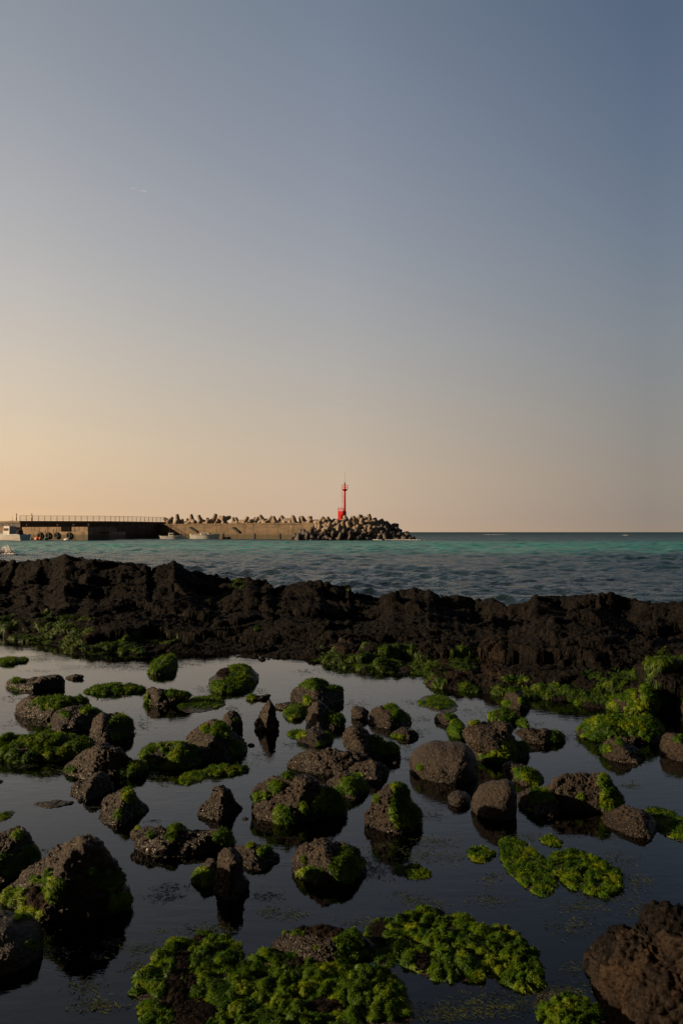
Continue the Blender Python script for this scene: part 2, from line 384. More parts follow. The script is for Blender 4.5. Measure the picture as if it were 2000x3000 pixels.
PV = [(-15.5, -6.5, 0)] + [(-15.5, top[0][1], 0)] + top + [(15.5, top[-1][1], 0), (15.5, -6.5, 0)]
pw = MB(); pw.add(PV, [tuple(range(len(PV) - 1, -1, -1))]); pool = pw.build('pool_water', pm)
tag(pool, 'still dark tide pool water mirroring the evening sky', 'water', kind='structure')

# ------------------------------------------------------------------ sea
rows = [12.6]
while rows[-1] < 330: rows.append(rows[-1] * 1.0032)
while rows[-1] < 60000: rows.append(rows[-1] * 1.12)
ry = np.array(rows); nc = 860
cx = np.linspace(-.62, .62, nc)
CXg, RY = np.meshgrid(cx, ry)
SX = CXg * RY; SY = RY.copy(); SZ = np.full(SX.shape, SEA)
dyr = np.gradient(ry)[:, None]
wr = np.random.default_rng(5)
ox = np.zeros(SX.shape); oy = np.zeros(SX.shape)
gust = .75 + .5 * fbm(np.stack([SX.ravel() * .05, SY.ravel() * .03, np.zeros(SX.size)], 1), 3).reshape(SX.shape)
for k in range(64):
    lam = .30 * (1.07 ** k) if k < 44 else wr.uniform(.7, 4.5)
    th = R(250) + wr.normal(0, .8)
    kk = 2 * math.pi / lam; dx_, dy_ = math.cos(th), math.sin(th)
    a = .0100 * lam ** .5
    att = sstep(2.2, 5.0, lam / np.maximum(dyr, SX[:, 1:2] - SX[:, 0:1])) * sstep(900, 250, RY)
    ph = kk * (dx_ * SX + dy_ * SY) + wr.uniform(0, 6.28)
    SZ += a * att * gust * np.cos(ph); ox -= .8 * a * att * dx_ * np.sin(ph); oy -= .8 * a * att * dy_ * np.sin(ph)
near = sstep(13, 26, RY)
SZ = SEA - .02 + (SZ - SEA) * (.45 + .55 * near)
sp_ = np.stack([SX + ox, SY + oy, SZ], 2).reshape(-1, 3)
si = np.arange(SX.size).reshape(SX.shape)
sf = np.stack([si[:-1, :-1].ravel(), si[:-1, 1:].ravel(), si[1:, 1:].ravel(), si[1:, :-1].ravel()], 1)
sm, nt, b = new_mat('sea_water')
geo = N(nt, 'ShaderNodeNewGeometry'); P_ = geo.outputs['Position']
sx = N(nt, 'ShaderNodeSeparateXYZ'); L(nt, P_, sx.inputs[0])
mp = N(nt, 'ShaderNodeMapping'); mp.inputs['Scale'].default_value = (.018, .035, 1); L(nt, P_, mp.inputs['Vector'])
nb = N(nt, 'ShaderNodeTexNoise', Scale=1.0, Detail=5.0, Roughness=.6); L(nt, mp.outputs[0], nb.inputs['Vector'])
yy = math_n(nt, 'ADD', sx.outputs['Y'], math_n(nt, 'MULTIPLY', math_n(nt, 'SUBTRACT', nb.outputs['Fac'], .5), 70.0))
yl = math_n(nt, 'LOGARITHM', math_n(nt, 'MAXIMUM', yy, 5.0), 10.0)
yn = math_n(nt, 'DIVIDE', math_n(nt, 'SUBTRACT', yl, 1.0), 2.6)     # 10 m -> 0, 4 km -> 1
# sandy shallows lie in a band 60 to 150 m out: pale sand gives turquoise water, weed and rock give dark water
wc = ramp(nt, yn, [(0.0, (.005, .009, .011)), (.20, (.005, .012, .015)), (.29, (.006, .025, .027)), (.365, (.007, .17, .130)), (.43, (.007, .175, .140)), (.49, (.007, .040, .048)), (.58, (.005, .036, .052)), (1.0, (.005, .038, .062))]).outputs['Color']
mp2 = N(nt, 'ShaderNodeMapping'); mp2.inputs['Scale'].default_value = (.10, .25, 1); L(nt, P_, mp2.inputs['Vector'])
nb2 = N(nt, 'ShaderNodeTexNoise', Scale=1.0, Detail=4.0); L(nt, mp2.outputs[0], nb2.inputs['Vector'])
wc = mix(nt, ramp(nt, nb2.outputs['Fac'], [(.42, (0, 0, 0)), (.62, (.6, .6, .6))]).outputs['Color'], wc, (.010, .030, .036))
b.inputs['IOR'].default_value = 1.33
w1 = N(nt, 'ShaderNodeTexNoise', Scale=7.0, Detail=4.0, Roughness=.6); mp3 = N(nt, 'ShaderNodeMapping'); mp3.inputs['Scale'].default_value = (.7, 1.5, 1); L(nt, P_, mp3.inputs['Vector']); L(nt, mp3.outputs[0], w1.inputs['Vector'])
bp = N(nt, 'ShaderNodeBump', Strength=1.0, Distance=.06); L(nt, w1.outputs['Fac'], bp.inputs['Height'])
w2 = N(nt, 'ShaderNodeTexNoise', Scale=.55, Detail=5.0, Roughness=.6); L(nt, mp3.outputs[0], w2.inputs['Vector'])
bp2 = N(nt, 'ShaderNodeBump', Strength=.6, Distance=.5); L(nt, w2.outputs['Fac'], bp2.inputs['Height']); L(nt, bp.outputs[0], bp2.inputs['Normal'])
nt.nodes.remove(b)
df = N(nt, 'ShaderNodeBsdfDiffuse'); L(nt, wc, df.inputs['Color']); L(nt, bp2.outputs[0], df.inputs['Normal'])
rg = ramp(nt, yn, [(.1, (.07,) * 3), (.4, (.16,) * 3), (.75, (.35,) * 3)]).outputs['Color']
gl = N(nt, 'ShaderNodeBsdfGlossy', Color=(1, 1, 1, 1)); L(nt, rg, gl.inputs['Roughness']); L(nt, bp2.outputs[0], gl.inputs['Normal'])
fr = N(nt, 'ShaderNodeFresnel', IOR=1.33); L(nt, bp2.outputs[0], fr.inputs['Normal'])
# unresolved wavelets far out keep the mirror from ever being seen edge-on
fo = ramp(nt, yn, [(.15, (1,) * 3), (.36, (.75,) * 3), (.6, (.25,) * 3), (.8, (.10,) * 3)]).outputs['Color']
ms = N(nt, 'ShaderNodeMixShader'); L(nt, math_n(nt, 'MULTIPLY', fr.outputs[0], fo), ms.inputs[0]); L(nt, df.outputs[0], ms.inputs[1]); L(nt, gl.outputs[0], ms.inputs[2])
L(nt, ms.outputs[0], nt.nodes['Material Output'].inputs['Surface'])
tag(mesh_np('sea', sp_, [sf], sm), 'choppy sea with a turquoise band over the shallows', 'water', kind='structure')
# ------------------------------------------------------------------ algae
def blades(P0, N0, Ln, seed, droop=.9, width=.17, lift=.08):
    """fine wet ribbons growing from points P0, combed downhill and hanging over"""
    r = np.random.default_rng(seed); n = len(P0)
    dn = np.zeros((n, 3)); dn[:, 2] = -1; dn -= (dn * N0).sum(1, keepdims=True) * N0
    t = r.normal(size=(n, 3)); t -= (t * N0).sum(1, keepdims=True) * N0; t /= np.linalg.norm(t, axis=1, keepdims=True) + 1e-9
    t = t * .75 + dn * droop
    d = N0 * (lift + .45 * r.random((n, 1))) + t
    d /= np.linalg.norm(d, axis=1, keepdims=True) + 1e-9
    s = np.cross(d, N0); s /= np.linalg.norm(s, axis=1, keepdims=True) + 1e-9
    ln = (Ln * (.5 + 1.0 * r.random(n)))[:, None]
    wd = ln * width * (.6 + .8 * r.random((n, 1)))
    d2 = d * .8 + dn * .6 - N0 * .35 + r.normal(0, .3, (n, 3)); d2 /= np.linalg.norm(d2, axis=1, keepdims=True) + 1e-9
    tw = r.normal(0, .5, (n, 3)) * wd
    a = P0 - s * wd * .4; b = P0 + s * wd * .4
    m = P0 + d * ln * .5
    c = m - s * wd * .5 + tw * .5; e = m + s * wd * .5 - tw * .3
    q = m + d2 * ln * .6
    g = q - s * wd * .2 - tw * .4; h = q + s * wd * .2 + tw * .4
    V = np.stack([a, b, c, e, g, h], 1).reshape(-1, 3)
    k = np.arange(n)[:, None] * 6
    Fq = np.concatenate([k + np.array([[0, 1, 3, 2]]), k + np.array([[2, 3, 5, 4]])], 0)
    return V, Fq
def sample_faces(V, Fc, wgt, n, r):
    a, b, c = V[Fc[:, 0]], V[Fc[:, 1]], V[Fc[:, 2]]
    ar = np.linalg.norm(np.cross(b - a, c - a), axis=1) * .5 * wgt
    if ar.sum() <= 0: return None
    i = r.choice(len(Fc), n, p=ar / ar.sum())
    u1 = np.sqrt(r.random(n))[:, None]; u2 = r.random(n)[:, None]
    return i, (1 - u1) * a[i] + u1 * (1 - u2) * b[i] + u1 * u2 * c[i]
def algae_on(name, parent, V, Fc, mask, Y, seed, mat, thick=.035, cap=9000, lab=None, origin=None, dens=3.2, lsc=1.0):
    """a lumpy cushion over the faces where mask > 0, with a skin of small fronds"""
    r = np.random.default_rng(seed)
    fm = mask[Fc].mean(1)
    keep = fm > .22
    if keep.sum() < 4: return None
    F3 = Fc[keep][:, :3] if Fc.shape[1] == 3 else np.concatenate([Fc[keep][:, [0, 1, 2]], Fc[keep][:, [0, 2, 3]]])
    Nn = vnormals(V, Fc)
    lump = .45 + 1.1 * np.abs(fbm(V / (thick * 2.2) + seed, 3)) + .6 * pn(V / (thick * .7) + seed)
    off = thick * np.clip(mask, 0, 1) ** .6 * np.clip(lump, .15, 2)
    Vc = V + Nn * off[:, None] - np.array([0, 0, .35]) * off[:, None] * (1 - np.clip(mask, 0, 1))[:, None]
    used = np.unique(F3); re = np.full(len(V), -1); re[used] = np.arange(len(used))
    Vu = Vc[used]; Fu = re[F3]
    Nu = vnormals(Vu, Fu)
    Ln = max(.0075, .0026 * Y) * lsc
    fw = np.clip(mask[F3].mean(1), .05, 1)
    a, b, c = Vu[Fu[:, 0]], Vu[Fu[:, 1]], Vu[Fu[:, 2]]
    area = (np.linalg.norm(np.cross(b - a, c - a), axis=1) * .5 * (Vu[Fu].mean(1)[:, 2] > -.05)).sum()
    n = int(min(cap, dens * 3.6 * area / (Ln * Ln)))
    if n < 8: return None
    i, pts_ = sample_faces(Vu, Fu, fw * (Vu[Fu].mean(1)[:, 2] > -.05), n, r)
    nr = Nu[Fu[i, 0]]
    BV, BF = blades(pts_, nr, np.full(n, Ln), seed + 1)
    allV = np.concatenate([Vu, BV]); 
    if origin is not None: allV = allV - origin
    o = mesh_np(name, allV, [Fu, BF + len(Vu)], mat, parent)
    if lab: o['label'] = lab
    return o

# ------------------------------------------------------------------ rocks of the pool
Z = {'A': (0, 1850, .4464), 'B': (650, 1850, .4464), 'C': (1300, 1850, .4464), 'D': (0, 2300, .4464), 'E': (400, 2350, .4464),
     'G': (1000, 2250, .6378), 'H': (400, 2600, .5102), 'I': (1100, 2600, .574), 'J': (700, 2150, .4464)}
def rock(zone, label, kind, pts, algae=(), brown=(), depth=.42, tall=0, cuts=None, seed=None, name='rock', cat='rock', dy=0.0, lev=None, thick=None, back=0.0, rough=1.0, zbot=0.0, mt=None):
    ox_, oy_, sc = Z[zone]
    pl = [(ox_ + p[0] * sc, oy_ + p[1] * sc) for p in pts]
    us = np.array([p[0] for p in pl]); vs_ = np.array([p[1] for p in pl])
    seed = seed or int(us[0] * 7 + vs_[0] * 13) % 9973
    r = np.random.default_rng(seed)
    Yf = ground_y(vs_.max(), zbot)
    Wm = (us.max() - us.min()) / F * Yf
    D = depth * Wm * (1 + .1 * r.random())
    tk = (thick or min(.045, .10 * math.sqrt(Wm * .3 * Wm))) * .7
    vt = vs_.min() + ((tk * .9 * F / Yf) if (kind == 'm' and algae) else 0)
    ph = np.linspace(0, np.pi, 60)
    def vtop(D_, H_): return (V0 + F * (H - zbot - H_ * np.sin(ph)) / (Yf + D_ - D_ * np.cos(ph))).min()
    def solve(f, lo, hi):
        for _ in range(30):
            m_ = (lo + hi) / 2
            if f(m_) > vt: lo = m_
            else: hi = m_
        return (lo + hi) / 2
    if not tall:      # how high the thing stands out of the water, for its width
        hr = {'m': .13, 'r': .50, 'a': .36, 'p': .36}[kind] * Wm
        D = min(max(solve(lambda d_: vtop(d_, hr), .02 * Wm, 1.4 * Wm), .24 * Wm), (1.25 if kind == 'm' else .62) * Wm)
    top = max(solve(lambda h_: vtop(D, h_), .008, 1.5), .026)
    Yc = Yf + D * .96
    X = (us - U0) / F * Yc
    vc = V0 + (H - zbot) * F / Yc
    Zz = zbot + top * (vc - vs_) / max(vc - vs_.min(), 1)
    cx = (X.max() + X.min()) / 2
    cz = zbot + .22 * top
    n = 240; th = np.arange(n) / n * 2 * np.pi
    rr = np.zeros(n)
    ex = np.roll(X, -1) - X; ez = np.roll(Zz, -1) - Zz
    for k in range(n):
        dx, dz = math.cos(th[k]), math.sin(th[k])
        den = dx * ez - dz * ex
        den = np.where(np.abs(den) < 1e-9, 1e-9, den)
        t = ((X - cx) * ez - (Zz - cz) * ex) / den
        s = ((X - cx) * dz - (Zz - cz) * dx) / den
        ok = (s >= 0) & (s <= 1) & (t > 0)
        rr[k] = t[ok].max() if ok.any() else 0
    hw = Wm / 2
    sr, sl = max(rr[0:4].max(), hw * .6), max(rr[n // 2 - 3:n // 2 + 1].max(), hw * .6)
    low = .22 + .25 * hw
    for k in range(n):      # the part under water
        dx, dz = math.cos(th[k]), math.sin(th[k])
        if dz < 0 or rr[k] == 0:
            a = sr if dx > 0 else sl
            e = 1 / math.sqrt((dx / a) ** 2 + (dz / (low + cz)) ** 2)
            rr[k] = max(e, min(rr[k], e * 1.12)) if dz > -.5 else e
    kr = np.array([1, 2, 3, 2, 1.]) / 9
    rr = np.convolve(np.concatenate([rr[-2:], rr, rr[:2]]), kr, 'valid')
    lev = lev or (6 if (us.max() - us.min()) > 120 else 5)
    V, Fc = ico(lev)
    dx, dy_, dz = V[:, 0], V[:, 1], V[:, 2]
    ang = np.mod(np.arctan2(dz, dx), 2 * np.pi) / (2 * np.pi) * n
    i0 = np.floor(ang).astype(int) % n; fr = ang - np.floor(ang)
    rad = rr[i0] * (1 - fr) + rr[(i0 + 1) % n] * fr
    pw_ = {'a': 2.2, 'p': 2.2, 'r': 2.05, 'm': 1.75}[kind]
    m = (1 - np.abs(dy_) ** pw_) ** (1 / pw_); pl_ = np.hypot(dx, dz) + 1e-9
    Pn = np.stack([m * dx / pl_, dy_, m * dz / pl_], 1)       # normalised shape
    if kind in 'ap':
        cs = list(cuts or [])
        if not cs:
            cs = [(-.66, -.55, .45, .70), (.72, -.58, .28, .72), (r.uniform(-.4, .4), -.45, .85, .74)]
        cs += [(-.5, .75, .4, .75), (.55, .7, .4, .72)]
        for _ in range(4):
            q = r.normal(size=3); q[2] = abs(q[2]) * .8; q[1] -= .5; q /= np.linalg.norm(q); cs.append((*q, r.uniform(.74, .9)))
        for (a, b_, c, t) in cs:
            nv_ = np.array([a, b_, c]); nv_ = nv_ / np.linalg.norm(nv_)
            e = Pn @ nv_ - t; Pn = Pn - nv_ * (np.where(e > 0, e, 0) * 1.0)[:, None]
    Dm = D * (.8 + .35 * np.minimum(1, rad / max(hw, .01)))
    P = np.stack([cx + rad * Pn[:, 0], Yc + Dm * Pn[:, 1], cz + rad * Pn[:, 2]], 1)
    P[:, 1] += (P[:, 0] - cx) * r.uniform(-.35, .2)
    Nn = vnormals(P, Fc)
    size = math.sqrt(max(Wm * (top + .1), .01))
    q = P / size + seed * .37
    A = {'a': (.055, .034, .026), 'p': (.028, .024, .030), 'r': (.030, .014, .011), 'm': (.09, .045, .015)}[kind]
    dsp = A[0] * fbm(q * 2.0, 3) + A[1] * ridged(q * 5.0, 3) * .6 + A[2] * rough * (ridged(q * 15, 3) * .8 + .5 * pn(P * 55) - .9 * np.maximum(0, pn(q * 22 + 5) - .12))
    if kind in 'ap': dsp += .03 * np.minimum(0, pn(q * 7 + 3) - .1)
    P = P + Nn * (dsp * size)[:, None]
    if kind in 'ap': P = P + Nn * (rough ** .5 * (.0045 * ridged(P * 26, 3) + .0022 * pn(P * 85) - .010 * np.maximum(0, pn(P * 38 + 9) - .18)))[:, None]
    for _ in range(2):   # settle it so that waterline, crest and width agree with the traced outline
        dry = P[:, 2] > zbot
        if dry.sum() > 20:
            _, v_ = proj(P[dry]); yv = ground_y(v_.max(), zbot)
            P[:, 1] += np.clip(Yf - yv, -.4 * D, .4 * D)
            lo, hi = .35, 1.7
            for _k in range(14):
                m_ = (lo + hi) / 2; Q = P[dry].copy(); Q[:, 2] = zbot + (Q[:, 2] - zbot) * m_
                if proj(Q)[1].min() > vt: lo = m_
                else: hi = m_
            P[:, 2] = np.where(P[:, 2] > zbot, zbot + (P[:, 2] - zbot) * lo, P[:, 2])
            u_ = proj(P[dry])[0]; k_ = np.clip((us.max() - us.min()) / max(u_.max() - u_.min(), 1), .7, 1.25)
            xm = np.median([P[dry, 0].min(), P[dry, 0].max()]); P[:, 0] = xm + (P[:, 0] - xm) * k_
            u_ = proj(P[dry])[0]; P[:, 0] += ((us.max() + us.min()) - (u_.max() + u_.min())) / 2 / F * Yc
    org = np.array([cx, Yc, 0.0])
    mat = M[mt] if mt else (M['rock_smooth'] if kind == 'r' else M['rock'])
    o = mesh_np(name, P - org, [Fc], mat); o.location = org
    tag(o, label, cat, 'rocks standing in the tide pool')
    def mask_of(reg):
        u, v = proj(P)
        mk = np.full(len(P), -1.0)
        if reg == 'all':
            mk = np.full(len(P), .55) + 1.25 * fbm(q * 4 + 7, 4)
        else:
            for (a, b_, ra, rb) in reg:
                e = 1 - np.hypot((u - ox_ - a * sc) / (ra * sc), (v - oy_ - b_ * sc) / (rb * sc))
                mk = np.maximum(mk, e * 1.6)
            mk = mk + .55 * fbm(q * 5 + 7, 3)
        nz = vnormals(P, Fc)[:, 2]
        mk = np.where(P[:, 2] > -.06, mk, -1) - .25 * (nz < -.25)
        return np.clip(mk, 0, 1)
    mg = mask_of(algae) if algae else None
    if brown and algae:
        mbr = mask_of(brown); mg = np.clip(mg - 1.6 * mbr, 0, 1)
    if algae:
        algae_on('green_algae', o, P, Fc, mg, Yc, seed + 5, M['algae'], tk, origin=org, cap=110000 if lev >= 6 else 16000)
    if brown:
        algae_on('brown_algae', o, P, Fc, mask_of(brown), Yc, seed + 9, M['brown_algae'], tk * .5, origin=org, cap=30000, lsc=.7)
    return o
exec_rocks = []
RK = rock
# far rows
RK('A', 'small weed-covered hump alone near the reef, first on the left', 'm', [(-40,200),(0,188),(50,178),(90,157),(130,172),(182,184),(165,205),(120,222),(60,222),(0,212)], [(60,195,70,40),(160,190,30,25)])
RK('A', 'long low black rock with a knobbed right end and a green-tufted left end', 'a', [(35,345),(42,330),(60,322),(100,318),(180,330),(270,318),(320,295),(370,283),(410,282),(430,300),(428,345),(415,380),(180,385),(60,370)], [(115,325,45,22),(100,395,80,25)], depth=.22)
RK('A', 'small dark oblong stone off the end of the knobbed low rock', 'a', [(430,302),(480,280),(540,277),(556,293),(520,312),(440,316)], depth=.3)
RK('A', 'broad dark rock whose flat top carries a thick green mat', 'a', [(95,530),(118,485),(180,437),(240,413),(300,418),(400,425),(520,416),(580,440),(602,475),(590,540),(320,575),(250,582),(100,578)], [(400,470,200,55),(550,440,60,40)], depth=.3)
RK('A', 'dark sloping rock resting against the front of the flat mat-topped rock', 'a', [(322,640),(335,540),(380,497),(450,487),(540,478),(600,488),(692,522),(668,560),(620,610),(560,645),(330,665)], [(430,545,35,22),(600,515,90,28),(290,610,50,30)], depth=.3)
RK('A', 'roundish boulder half bare brown and half draped in green weed on its right side', 'p', [(585,650),(590,585),(612,552),(660,528),(710,538),(760,550),(830,562),(880,585),(884,640),(835,700),(760,728),(640,712),(592,672)], [(800,600,95,75),(780,680,70,50)])
RK('A', 'long green mound of weed at the left border in front of the dark sloping rock', 'm', [(-90,840),(-90,700),(0,688),(100,672),(200,648),(290,653),(340,672),(400,656),(500,670),(600,700),(618,735),(560,790),(440,840),(300,862),(200,860),(0,850)], 'all', depth=.22, tall=1)
RK('A', 'black pyramid shaped rock with a long low left toe', 'a', [(418,935),(470,890),(530,820),(600,770),(690,725),(760,733),(830,768),(880,820),(905,862),(965,870),(900,915),(720,945),(560,968),(430,975)], [(900,880,70,40),(465,905,40,20),(830,930,80,40)], depth=.3, cuts=[(-.5,-.75,.3,.66),(.5,-.8,.2,.6)])
RK('A', 'sunlit brown wedge of rock in front of the black pyramid rock', 'p', [(460,1032),(510,1000),(600,950),(680,915),(730,928),(752,970),(750,1030),(700,1075),(610,1112),(545,1085)], depth=.32, cuts=[(-.5,-.6,.6,.55),(.8,-.45,.2,.66)])
RK('D', 'pitted brown rock with green streaks touching the sunlit wedge rock', 'p', [(648,110),(700,58),(800,15),(850,20),(900,50),(950,110),(977,170),(980,235),(900,262),(800,262),(720,225),(680,190)], [(840,60,45,60),(780,190,30,45),(920,180,30,30)], depth=.4, cuts=[(-.5,-.6,.6,.56),(.8,-.45,.2,.62)])
RK('D', 'tiny flat pair of rock tips just breaking the open water', 'p', [(222,118),(280,95),(350,100),(380,118),(430,100),(487,104),(435,135),(372,152),(330,135),(260,130)], depth=.2)
RK('D', 'sunlit pyramid rock with a sharp ridge standing alone in open water', 'p', [(1293,150),(1340,80),(1388,10),(1420,-5),(1482,20),(1540,80),(1575,140),(1596,212),(1560,228),(1468,230),(1376,197),(1306,164)], depth=.42, cuts=[(-.62,-.65,.42,.46),(.86,-.42,.22,.36)], tall=1)
RK('D', 'rounded boulder cut by the picture\'s left border with a thick green fringe low down', 'p', [(-130,560),(-100,320),(0,288),(80,264),(160,280),(212,312),(242,360),(266,440),(272,510),(240,570),(150,612),(0,632)], [(60,510,190,75),(200,470,70,90),(120,330,40,40)], depth=.36)
RK('D', 'large twin peaked black rock with green weed along its skirt', 'a', [(12,740),(60,690),(130,640),(230,572),(270,543),(330,503),(400,458),(450,438),(480,398),(540,350),(600,320),(642,322),(682,360),(722,408),(772,460),(805,520),(842,570),(852,622),(836,662),(862,720),(872,790),(810,850),(650,895),(450,905),(250,890),(110,850),(60,800)], [(110,730,100,70),(360,690,110,90),(720,620,110,110),(240,620,60,30),(620,560,50,40),(780,760,90,80),(180,850,120,50),(320,600,30,60)], [(250,740,70,90)], depth=.33, cuts=[(-.55,-.68,.45,.62),(.6,-.75,.15,.6)], tall=1)
RK('D', 'smooth unlit black boulder cut by the picture\'s left border', 'r', [(-300,1200),(-280,860),(-100,815),(0,828),(80,843),(160,880),(232,920),(277,970),(290,1020),(270,1080),(210,1150),(100,1215),(0,1255)], [(200,1040,50,40),(150,870,60,20)], depth=.34)
RK('D', 'long lumpy wet rock with a bright green tuft on its right shoulder', 'a', [(853,325),(890,272),(960,262),(1030,270),(1070,285),(1130,272),(1210,288),(1260,293),(1330,308),(1390,298),(1450,283),(1502,308),(1540,370),(1510,425),(1400,455),(1250,475),(1100,478),(1010,450),(950,395),(880,350)], [(1460,340,80,60),(1165,285,70,22),(905,268,35,20),(1130,340,30,30),(985,325,25,20)], depth=.2, rough=1.6)
RK('E', 'tall upright craggy rock with a sunlit left face', 'p', [(505,600),(526,515),(524,420),(540,350),(570,303),(602,295),(650,318),(684,360),(694,420),(722,500),(744,545),(730,610),(640,640),(545,635)], depth=.45, cuts=[(-.7,-.62,.3,.50),(.85,-.45,.2,.5)], rough=1.5, tall=1)
RK('E', 'low rock buried under bright green weed against the left of the tall craggy rock', 'p', [(362,495),(400,440),(440,418),(480,368),(522,364),(545,420),(545,545),(480,550),(400,522)], [(450,480,110,70),(480,520,70,60)], depth=.5)
RK('E', 'dark ledge with two green tufts behind the tall craggy rock', 'a', [(630,310),(660,290),(700,288),(740,265),(800,288),(860,298),(902,320),(942,350),(900,388),(850,415),(760,445),(690,430),(650,380)], [(740,275,35,25),(845,300,50,30),(820,330,40,25)], depth=.3)
RK('E', 'dome shaped rock bare on the left and hung with a green curtain on the right', 'p', [(1015,405),(1050,330),(1100,265),(1150,240),(1200,230),(1260,250),(1300,268),(1380,288),(1462,308),(1492,370),(1512,450),(1505,515),(1400,555),(1310,552),(1180,530),(1060,490),(1022,450)], [(1380,420,110,140),(1150,460,90,50),(1100,370,20,30),(1450,320,60,30)], depth=.4, rough=1.4, tall=1)
# foreground mounds
RK('H', 'steep weed mound with brown streaks nearest the picture\'s bottom edge', 'm', [(-10,760),(25,690),(70,640),(120,580),(180,500),(200,470),(240,400),(310,350),(350,310),(400,288),(430,318),(500,318),(540,330),(548,430),(545,500),(560,600),(640,760),(600,860),(300,900),(60,860)], 'all', [(265,430,60,90),(230,620,90,150),(330,740,160,90),(370,300,50,30),(300,560,60,50)], depth=.5, thick=.04)
RK('H', 'dark sagging weed bridge between the steep mound and the broadest mound', 'm', [(470,760),(520,660),(570,620),(640,600),(720,640),(760,740),(700,860),(520,860)], 'all', depth=.5, thick=.04)
RK('H', 'broadest bright green weed mound, in front of the brown-capped ledge', 'm', [(540,760),(580,610),(650,548),(690,480),(760,450),(880,408),(960,362),(1060,343),(1150,350),(1200,390),(1240,460),(1300,560),(1330,700),(1250,860),(900,900),(600,860)], 'all', [(930,440,60,45),(1060,700,120,60)], depth=.48, thick=.042)
RK('H', 'brown-capped ledge with a bare overhanging left end behind the broad weed mound', 'p', [(774,300),(800,260),(840,240),(900,258),(980,240),(1100,213),(1200,223),(1250,240),(1330,250),(1370,330),(1360,420),(1250,450),(1100,440),(950,420),(870,400),(790,350)], [(1220,300,110,100),(1170,235,120,22),(1280,400,90,60),(830,248,40,18),(930,262,50,14)], [(1020,235,130,30),(1110,250,120,40)], depth=.28, rough=1.4)
RK('I', 'dark hollow rock with reddish weed left of the tallest green dome', 'm', [(-60,220),(0,188),(60,176),(110,180),(150,240),(160,320),(110,390),(0,400),(-60,330)], 'all', [(30,240,90,90)], depth=.4)
RK('I', 'tallest green dome of weed in the foreground cluster', 'm', [(60,320),(80,215),(150,172),(250,140),(360,120),(430,123),(520,148),(620,208),(650,270),(620,380),(560,450),(450,480),(320,482),(190,440),(90,390)], 'all', [(240,385,50,50)], depth=.42, thick=.04)
RK('I', 'round green lump at the right end of the foreground weed cluster', 'm', [(560,330),(600,275),(650,222),(700,213),(762,215),(782,240),(792,300),(822,360),(838,430),(800,510),(700,530),(620,500),(580,430)], 'all', depth=.42, thick=.04)
RK('H', 'low dark weedy rock with a bare gravelly top cut by the bottom edge', 'm', [(1000,760),(1040,660),(1080,600),(1180,540),(1290,490),(1380,450),(1440,470),(1510,510),(1540,590),(1590,690),(1600,800),(1450,900),(1150,900)], [(1330,560,240,130),(1420,680,190,120),(1050,590,90,60),(1250,640,110,60)], [(1120,680,120,50)], depth=.46, thick=.05)
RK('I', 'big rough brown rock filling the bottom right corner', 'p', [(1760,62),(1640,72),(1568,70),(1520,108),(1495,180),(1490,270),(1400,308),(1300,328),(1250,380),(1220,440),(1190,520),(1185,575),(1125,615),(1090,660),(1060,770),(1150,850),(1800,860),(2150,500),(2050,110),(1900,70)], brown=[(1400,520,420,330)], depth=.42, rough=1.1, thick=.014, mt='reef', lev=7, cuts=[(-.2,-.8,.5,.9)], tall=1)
RK('I', 'bright green weed hump leaning on the big rough corner rock', 'm', [(800,760),(830,697),(870,648),(920,600),(980,550),(1050,523),(1140,518),(1185,550),(1180,640),(1100,740),(950,790)], [(1000,640,200,110)], depth=.4, thick=.035)

# middle of the pool
RK('A', 'dark triangular rock with a steep black left end and a weedy back', 'a', [(946,420),(955,375),(990,362),(1050,380),(1110,393),(1200,398),(1255,415),(1200,450),(1100,478),(1000,490),(952,470)], [(1160,405,110,25),(970,440,25,40)], depth=.25, cuts=[(-.85,-.5,.1,.6),(.3,-.85,.2,.6)])
RK('A', 'low green hump with a brown stone at its left end, by the triangular rock', 'm', [(1165,482),(1210,440),(1290,420),(1420,428),(1478,465),(1400,495),(1320,522),(1240,535),(1195,510)], [(1350,460,150,50),(1200,470,40,40)], depth=.34)
RK('A', 'flat green raft of weed on open water left of the dark triangular rock', 'm', [(555,382),(640,350),(700,345),(760,333),(830,353),(950,375),(900,392),(830,402),(640,412)], 'all', depth=.3, thick=.03)
RK('A', 'bright green double dome of weed at the foot of the black reef', 'm', [(982,275),(1000,192),(1040,158),(1072,168),(1105,148),(1150,168),(1160,235),(1140,275),(1060,285)], 'all', depth=.36)
RK('B', 'brown topped mound skirted with green weed at the centre of the reef foot', 'm', [(-90,345),(-60,300),(-30,248),(20,220),(90,213),(160,235),(220,278),(245,320),(200,370),(130,408),(60,402),(-20,385)], [(110,330,120,130),(-20,360,60,45),(120,240,90,40)], [(10,270,50,40)], depth=.36)
RK('A', 'broad brown rock sprinkled with green weed, a round stone behind it', 'p', [(1212,700),(1270,643),(1330,598),(1390,572),(1455,598),(1530,640),(1600,700),(1628,795),(1560,840),(1440,862),(1300,850),(1225,760)], [(1440,640,70,60),(1550,760,60,60),(1350,640,30,40),(1480,690,30,20)], depth=.36)
RK('B', 'rounded bare stone behind the broad sprinkled brown rock', 'p', [(-20,620),(0,560),(40,525),(80,515),(120,540),(140,605),(128,660),(60,668),(0,650)], [(90,580,25,15)], depth=.42, tall=1)
RK('A', 'glowing green weed mound against the left of the broad sprinkled brown rock', 'm', [(922,800),(960,755),(1050,728),(1140,712),(1225,720),(1295,760),(1310,835),(1240,885),(1180,900),(1060,868),(960,838)], 'all', depth=.36, tall=1)
RK('A', 'little bright green tuft in the water below the glowing weed mound', 'm', [(1178,980),(1220,945),(1290,916),(1342,935),(1352,970),(1270,1008),(1210,1003)], 'all', depth=.35)
